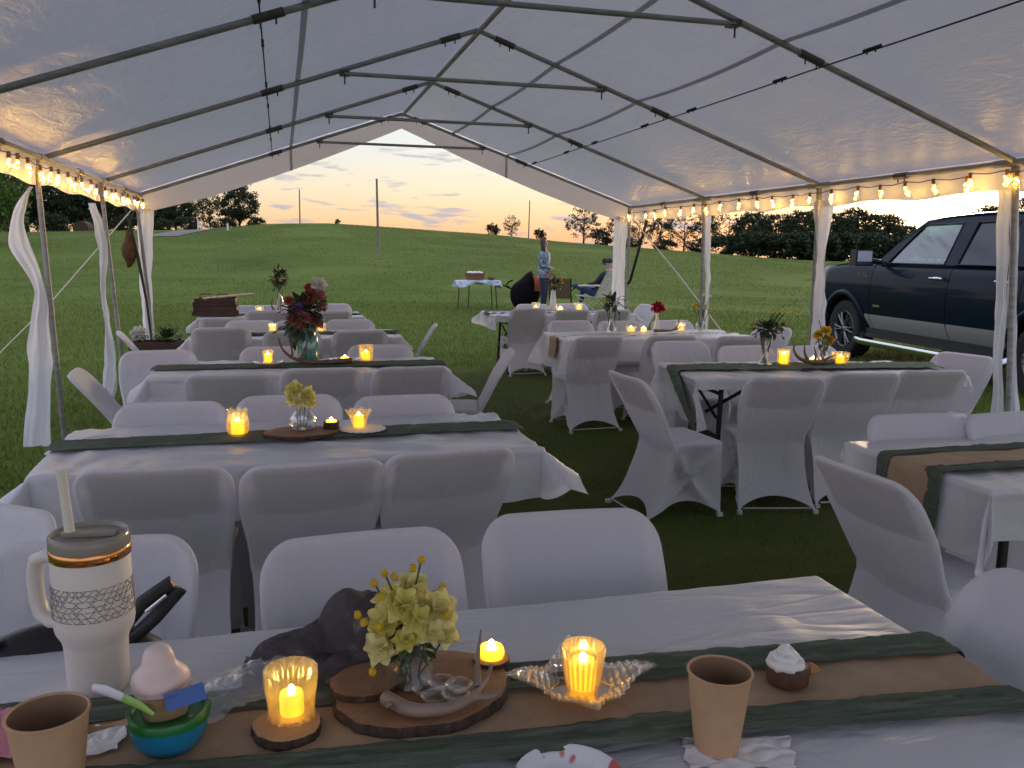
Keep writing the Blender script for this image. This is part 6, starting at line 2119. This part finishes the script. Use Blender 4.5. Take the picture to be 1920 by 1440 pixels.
for k in range(6):
    yq = -W2+.05+k*(2*W2-.10)/5
    MB().add([(-.485, yq-.036, 1.01), (-.485, yq+.036, 1.01), (-.150, yq+.036, .38), (-.150, yq-.036, .38), (-.489, yq-.036, 1.008), (-.489, yq+.036, 1.008), (-.154, yq+.036, .378), (-.154, yq-.036, .378)], [(0, 1, 2, 3), (7, 6, 5, 4), (0, 4, 5, 1), (1, 5, 6, 2), (2, 6, 7, 3), (3, 7, 4, 0)]).build('web_strap', 'web_light', t, False)
for k in range(4):
    q = .10+.24*k
    MB().box((lerp(-.48, -.14, q)-.006, 0, lerp(1.02, .38, q)-.003), (.05, 2*W2, .003), Matrix.Rotation(R(62), 3, 'Y')).build('web_strap', 'web_light', t, False)
for k in range(5):
    MB().box((-.06+.095*k, 0, .395+.006*k), (.07, 2*W2, .004)).build('web_strap', 'web_light', t, False)

# black pod chair with an orange panel
x, y, z = at(15.9, 20.4)
t = thing('camp_pod', 'black rounded camp pod with an orange panel behind the standing person', 'camp chair', (x, y, z), R(-16))
def podf(p):
    k = 1+.07*nz(p.x*4, p.y*4, p.z*4)
    q = Vector((p.x+.10*(p.z-.4), p.y, p.z))
    if q.z > .50:
        q.x = q.x*(1-1.3*(q.z-.50))+.35*(q.z-.50)*.6
    return (q.x*k, q.y*k, max(.01, q.z*k))
MB().ball((0, 0, .46), (.37, .34, .47), 26, 18, podf).build('shell', 'camp_black', t)
def orf(u, v):
    a = lerp(-1.05, -.15, u)
    zz = lerp(.48, .84, v)
    rr = math.sqrt(max(.01, 1-((zz-.46)/.45)**2))
    return (.385*rr*math.cos(a)+.10*(zz-.4)+.012, .36*rr*math.sin(a)-.01, zz)
MB().grid(orf, 10, 8).build('orange_panel', 'camp_orange', t)
MB().tube([(-.36, -.05, .55), (-.46, -.06, .58), (-.40, -.06, .68), (-.30, -.05, .72)], .018, 6, flat=.4).build('strap', 'camp_black', t)
MB().tube([(-.34, -.1, .52), (-.53, -.12, .60)], .016, 6, flat=.4).build('strap', 'camp_black', t)
# brown camp chair with its back to the tent
x, y, z = at(18.25, 19.2)
t = thing('camp_chair', 'brown canvas camp chair with its back to the tent', 'camp chair', (x, y, z), R(-22))
def cbf(u, v):
    return ((u-.5)*.46, -.20-.10*v-.02*math.sin(PI*u), .42+.42*v)
b3 = MB().grid(cbf, 10, 8)
b3.build('back_canvas', 'camp_brown', t)
MB().box((0, .03, .41), (.46, .44, .02)).build('seat_canvas', 'camp_brown', t, False)
for s in (-1, 1):
    MB().tube([(s*.24, -.31, .86), (s*.24, -.19, .40), (s*.23, .24, .0)], .012, 6).build('leg', 'rod_black', t)
    MB().tube([(s*.24, .26, .42), (s*.23, -.24, .0)], .012, 6).build('leg', 'rod_black', t)
    MB().tube([(s*.25, -.23, .60), (s*.25, .25, .62)], .018, 6, flat=.6).build('arm_rest', 'rod_black', t)
# side table with a cloth, basket and bowl
x, y, z = at(12.7, 20.6)
t = thing('side_table', 'small round edged table on thin dark legs standing on the field', 'table', (x, y, z), R(-13))
MB().lathe([(0, .655), (.30, .655), (.30, .675), (0, .675)], 32).build('tabletop', 'table_plastic_top', t)
[setattr(c, 'scale', (1.7, 1.0, 1)) for c in t.children]
for (lx, ly) in ((-.47, -.22), (.47, -.17), (-.22, .22), (.36, .26)):
    MB().tube([(lx*.9, ly*.9, .66), (lx, ly, 0)], .013, 6).build('leg', 'black_metal', t)
def tcf(u, v):
    q = 2*PI*u
    dd = v*1.0
    rx, ry = .56, .34
    if dd < .62:
        k = dd/.62
        return (rx*k*math.cos(q), ry*k*math.sin(q), .684+.004*nz(q, dd*9))
    o2 = (dd-.62)/.38
    wv = 1+.05*math.sin(q*9)*o2+.04*o2
    dr = (.12+.05*math.sin(q*2+1)+.03*math.sin(q*5))*o2
    return (rx*wv*math.cos(q), ry*wv*math.sin(q), .684-dr)
o = MB().grid(tcf, 90, 20).build('tablecloth', 'cloth_check', angle=None)
o.location = (x, y, z)
o.rotation_euler = (0, 0, R(-13))
tag(o, 'blue checked cloth draped over the small field table', 'tablecloth')
c, s_ = math.cos(R(-13)), math.sin(R(-13))
t = thing('basket', 'brown oval basket with white contents on the blue checked cloth', 'basket', (x-.06*c, y-.06*s_, z+.690), R(-13))
bm = MB().lathe([(0, .004), (.20, .004), (.235, .16), (.245, .165), (.225, .16), (.195, .02), (0, .02)], 30)
bm.v = [(a*1.05, b2*.62, cc) for a, b2, cc in bm.v]
bm.build('basket', 'wicker', t)
for k in range(7):
    MB().ball((-.15+.05*k, .03*math.sin(k*2), .165+.012*math.sin(k*3)), (.045, .04, .045), 8, 6).build('jar', 'ceramic_white', t)
MB().tube([(-.02, .1, .16), (-.04, .05, .28), (.02, 0, .30), (.06, -.05, .26)], .010, 6).build('handle', 'wicker', t)
t = thing('bowl', 'small brown bowl right of the oval basket', 'bowl', (x+.33*c, y+.33*s_, z+.690))
MB().lathe([(0, .0), (.06, .0), (.10, .07), (.095, .07), (.055, .012), (0, .012)], 20).build('bowl', 'wicker', t)

# field poles, marker posts, hay bale
for (az, r, e, rad, lab, mat, lean) in ((6.2, 36.0, 4.53, .055, 'tallest bare pole standing mid field left of the cloud bank', 'pole_wood', -.035), (1.25, 62, 3.74, .05, 'thin bare pole on the hill crest at the left', 'pole_wood', .02), (16.05, 66, 3.3, .05, 'thin bare pole on the crest beside the small round tree', 'pole_wood', .06)):
    x, y, z = at(az, r)
    top = 1.52+r*math.tan(R(e))
    o = MB().tube([(x, y, z-.3), (x+lean*.5, y, (z+top)/2), (x+lean, y, top)], [rad, rad*.9, rad*.75], 8).build('field_pole', mat)
    tag(o, lab, 'pole', 'bare poles on the hill')
for (az, r, h) in ((-3.16, 56, .42), (-4.9, 78, 1.1)):
    x, y, z = at(az, r)
    o = MB().box((x, y, z+h/2), (.10, .10, h)).build('marker_post', 'post_white')
    tag(o, 'small white marker post on the slope by the gravel track' if h < 1 else 'white post beside the trees on the left crest', 'post')
x, y, z = at(-11.3, 74)
o = MB().tube([(x-.1, y-.5, z+.30), (x+.1, y+.6, z+.30)], .58, 20).build('hay_bale', 'hay')
tag(o, 'dark round hay bale at the edge of the left wood', 'hay bale')

# ------------------------------------------------------------------ trees
def tree_meshes(seed, H=8.0, cr=(2.6, 3.0), cz=5.0, clumps=130, per=26, leaf=.20, spread=.50, mat='tree_leaf', trunk_r=.20, low=0.0):
    rnd = random.Random(seed)
    npr = np.random.default_rng(seed)
    tm = MB()
    tops = []
    tm.tube([(0, 0, -.6), (.05, .02, H*.15), (-.06, .05, H*.35), (.04, -.03, H*.6), (0, 0, H*.86)], [trunk_r*1.25, trunk_r, trunk_r*.8, trunk_r*.5, trunk_r*.15], 8)
    cl = []
    for i in range(clumps):
        while True:
            d = np.array([rnd.uniform(-1, 1), rnd.uniform(-1, 1), rnd.uniform(-1, 1)])
            l = np.linalg.norm(d)
            if .25 < l <= 1:
                break
        f = 1+.28*nz(d[0]*1.9+seed, d[1]*1.9, d[2]*1.9)
        if rnd.random() < .6:
            d = d/l*rnd.uniform(.72, 1.0)
        c = np.array([d[0]*cr[0]*f, d[1]*cr[0]*f, cz+d[2]*cr[1]*f])
        if c[2] < low+.4:
            continue
        if nz(c[0]*.8+seed, c[1]*.8, c[2]*.8) < -.28:      # gaps in the crown
            continue
        cl.append(c)
    for c in cl[::4]:
        z0 = min(H*.8, max(H*.14, c[2]-rnd.uniform(.8, 2.0)))
        tm.tube([(0, 0, z0), (c[0]*.45, c[1]*.45, lerp(z0, c[2], .55)), tuple(c)], [trunk_r*.36, trunk_r*.22, trunk_r*.07], 5)
    n = len(cl)*per
    cen = np.repeat(np.array(cl), per, 0)+npr.normal(0, spread*.55, (n, 3))*np.array([1, 1, .8])
    a = npr.normal(0, 1, (n, 3)); a /= np.linalg.norm(a, axis=1)[:, None]
    b2 = npr.normal(0, 1, (n, 3)); b2 -= a*(a*b2).sum(1)[:, None]; b2 /= np.linalg.norm(b2, axis=1)[:, None]
    s = leaf*npr.uniform(.6, 1.3, n)[:, None]
    co = np.stack([cen-a*s, cen+b2*s*.55, cen+a*s, cen-b2*s*.55], 1).reshape(-1, 3)
    me = bpy.data.meshes.new('crown')
    me.vertices.add(4*n); me.vertices.foreach_set('co', co.ravel())
    me.loops.add(4*n); me.loops.foreach_set('vertex_index', np.arange(4*n))
    me.polygons.add(n); me.polygons.foreach_set('loop_start', np.arange(0, 4*n, 4))
    me.materials.append(M[mat]); me.update(); me.validate()
    return tm.mesh('trunk', 'trunk_bark'), me, H
KIND = {
 'oak': tree_meshes(11, 8, (3.0, 3.0), 4.9, 210, 26, .21, .55),
 'loose': tree_meshes(12, 9, (2.7, 3.6), 5.6, 120, 20, .19, .50, trunk_r=.17),
 'wide': tree_meshes(13, 8, (3.8, 3.1), 4.7, 240, 26, .22, .60, low=-1),
 'open': tree_meshes(14, 8.5, (3.2, 3.4), 5.0, 110, 20, .17, .42, trunk_r=.17, mat='tree_leaf_dusty'),
 'bush': tree_meshes(15, 3.4, (2.6, 1.7), 1.6, 120, 24, .20, .50, trunk_r=.10, low=-1),
 'bright': tree_meshes(16, 8, (3.2, 3.6), 4.6, 230, 26, .20, .55, mat='tree_leaf_light'),
 'shrub': tree_meshes(17, 1.4, (.8, .7), .8, 40, 20, .12, .25, trunk_r=.04, mat='tree_leaf_dusty', low=-.2)}
def tree(kind, az, r, top, label, group=None, wide=1.0, name='tree'):
    """top: elevation of the crown's top seen from the lawn, in degrees"""
    x, y, z = at(az, r)
    tk, cr_, H = KIND[kind]
    zt = 1.52+r*math.tan(R(top))
    k = max(.3, (zt-z)/(H*1.04))
    t = thing(name, label, 'bush' if 'bush' in name else 'tree', (x, y, z), random.uniform(0, 6.28), group)
    t.scale = (k*wide, k*wide, k)
    link('trunk', tk, t)
    link('crown', cr_, t)
tree('oak', -2.45, 92, 3.95, 'dense round tree standing alone against the sky on the left crest', wide=1.05)
tree('loose', -4.2, 104, 3.75, 'slender open tree just left of the dense round crest tree', wide=.9)
tree('open', -5.0, 112, 3.6, 'thin sparse tree at the right edge of the left wood', wide=.9)
tree('bush', -1.45, 84, 2.0, 'low dark bush at the right foot of the dense round crest tree', name='bush')
tree('bush', -3.3, 90, 1.9, 'low bush between the two left crest trees', name='bush')
GL = 'trees of the dark left wood'
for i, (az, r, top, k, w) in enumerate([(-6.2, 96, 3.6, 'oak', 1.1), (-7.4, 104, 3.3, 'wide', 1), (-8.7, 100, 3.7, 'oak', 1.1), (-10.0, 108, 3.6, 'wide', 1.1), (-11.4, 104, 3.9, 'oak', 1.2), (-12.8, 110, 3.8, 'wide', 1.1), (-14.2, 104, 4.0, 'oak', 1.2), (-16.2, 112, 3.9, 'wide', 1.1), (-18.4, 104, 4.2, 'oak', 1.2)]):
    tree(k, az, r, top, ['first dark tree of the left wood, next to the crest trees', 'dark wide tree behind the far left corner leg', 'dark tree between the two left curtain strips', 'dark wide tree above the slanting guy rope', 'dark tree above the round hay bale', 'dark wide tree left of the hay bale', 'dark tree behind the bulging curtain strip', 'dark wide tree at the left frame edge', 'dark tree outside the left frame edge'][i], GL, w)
for i, (az, r) in enumerate([(-6.9, 80), (-8.9, 82), (-10.6, 80), (-12.9, 82), (-15.0, 80), (-5.6, 84)]):
    tree('bush', az, r, 1.75+.2*(i % 2), ['dark bush below the wide tree by the far left leg', 'dark bush right of the hay bale', 'dark bush close beside the hay bale', 'dark bush left of the hay bale', 'dark bush behind the bulging curtain strip', 'dark bush at the right end of the left wood'][i], 'bushes along the left wood', name='bush')
tree('bright', -16.0, 48, 5.2, 'bright green tree at the far left edge of the frame')
tree('open', 14.95, 86, 2.45, 'small round tree alone on the crest left of the standing person', wide=.85)
tree('shrub', 13.65, 76, 1.72, 'small dusty shrub left of the small round tree', name='bush')
tree('shrub', 16.75, 74, 1.42, 'small dusty shrub right of the thin crest pole', name='bush')
tree('shrub', 3.6, 71, 1.85, 'tiny shrub on top of the hill', name='bush')
tree('open', 19.7, 104, 3.25, 'open crowned tree at the left end of the right wood', wide=1.1)
tree('shrub', 20.9, 96, 1.5, 'dusty shrub at the foot of the open crowned tree', name='bush')
GR = 'trees of the dark right wood'
RT = [(21.9, 120, 2.9, 'loose', 1), (23.3, 126, 2.7, 'open', 1), (24.7, 122, 3.0, 'loose', 1.1), (26.2, 128, 2.9, 'open', 1.1), (27.6, 124, 3.1, 'loose', 1), (29.0, 130, 3.0, 'open', 1.2), (30.4, 112, 3.0, 'oak', 1.2), (31.9, 108, 2.95, 'wide', 1.1), (33.5, 112, 3.1, 'oak', 1.2), (35.0, 106, 3.05, 'wide', 1.1), (36.6, 110, 3.2, 'oak', 1.25), (38.2, 106, 2.95, 'wide', 1.0), (39.5, 112, 2.2, 'wide', 1.0), (42.2, 130, 2.5, 'open', 1.1), (44.0, 120, 3.1, 'wide', 1.1), (45.9, 118, 3.3, 'oak', 1.2)]
RL = ['first loose tree of the right wood, next to the open crowned tree', 'open tree behind the black slanting strap', 'loose tree above the white guy rope', 'open tree left of the slim middle leg', 'loose tree right of the slim middle leg', 'open tree at the start of the dense part of the right wood', 'dense tree between the two right curtain strips', 'wide dense tree in the middle of the right wood', 'dense tree left of the tapering curtain strip', 'wide dense tree directly behind the tapering curtain strip', 'dense tree above the truck hood', 'wide tree above the truck mirror', 'low tree where the bright sky opens over the truck', 'dusty tree seen above the truck windshield', 'wide tree above the truck roof', 'tree above the truck at the right frame edge']
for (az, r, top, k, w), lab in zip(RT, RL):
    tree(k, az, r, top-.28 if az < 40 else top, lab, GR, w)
BL = ['low bush under the first loose trees of the right wood', 'low bush left of the slim middle leg', 'low bush right of the slim middle leg', 'dark bush at the foot of the open trees', 'dark bush filling the wood edge between the right curtains', 'dark bush in the middle of the right wood edge', 'dark bush left of the tapering curtain strip', 'dark bush behind the tapering curtain strip', 'dark bush above the truck hood', 'dark bush behind the truck mirror', 'dark bush behind the truck cab']
for i, (az, top) in enumerate([(22.6, 1.0), (25.0, .9), (27.3, 1.0), (28.9, 1.2), (30.5, 1.5), (32.2, 1.4), (33.8, 1.5), (35.4, 1.5), (37.2, 1.5), (39.2, 1.2), (42.0, 1.3)]):
    tree('bush', az, 92, top, BL[i], 'bushes along the right wood', 1.25, name='bush')
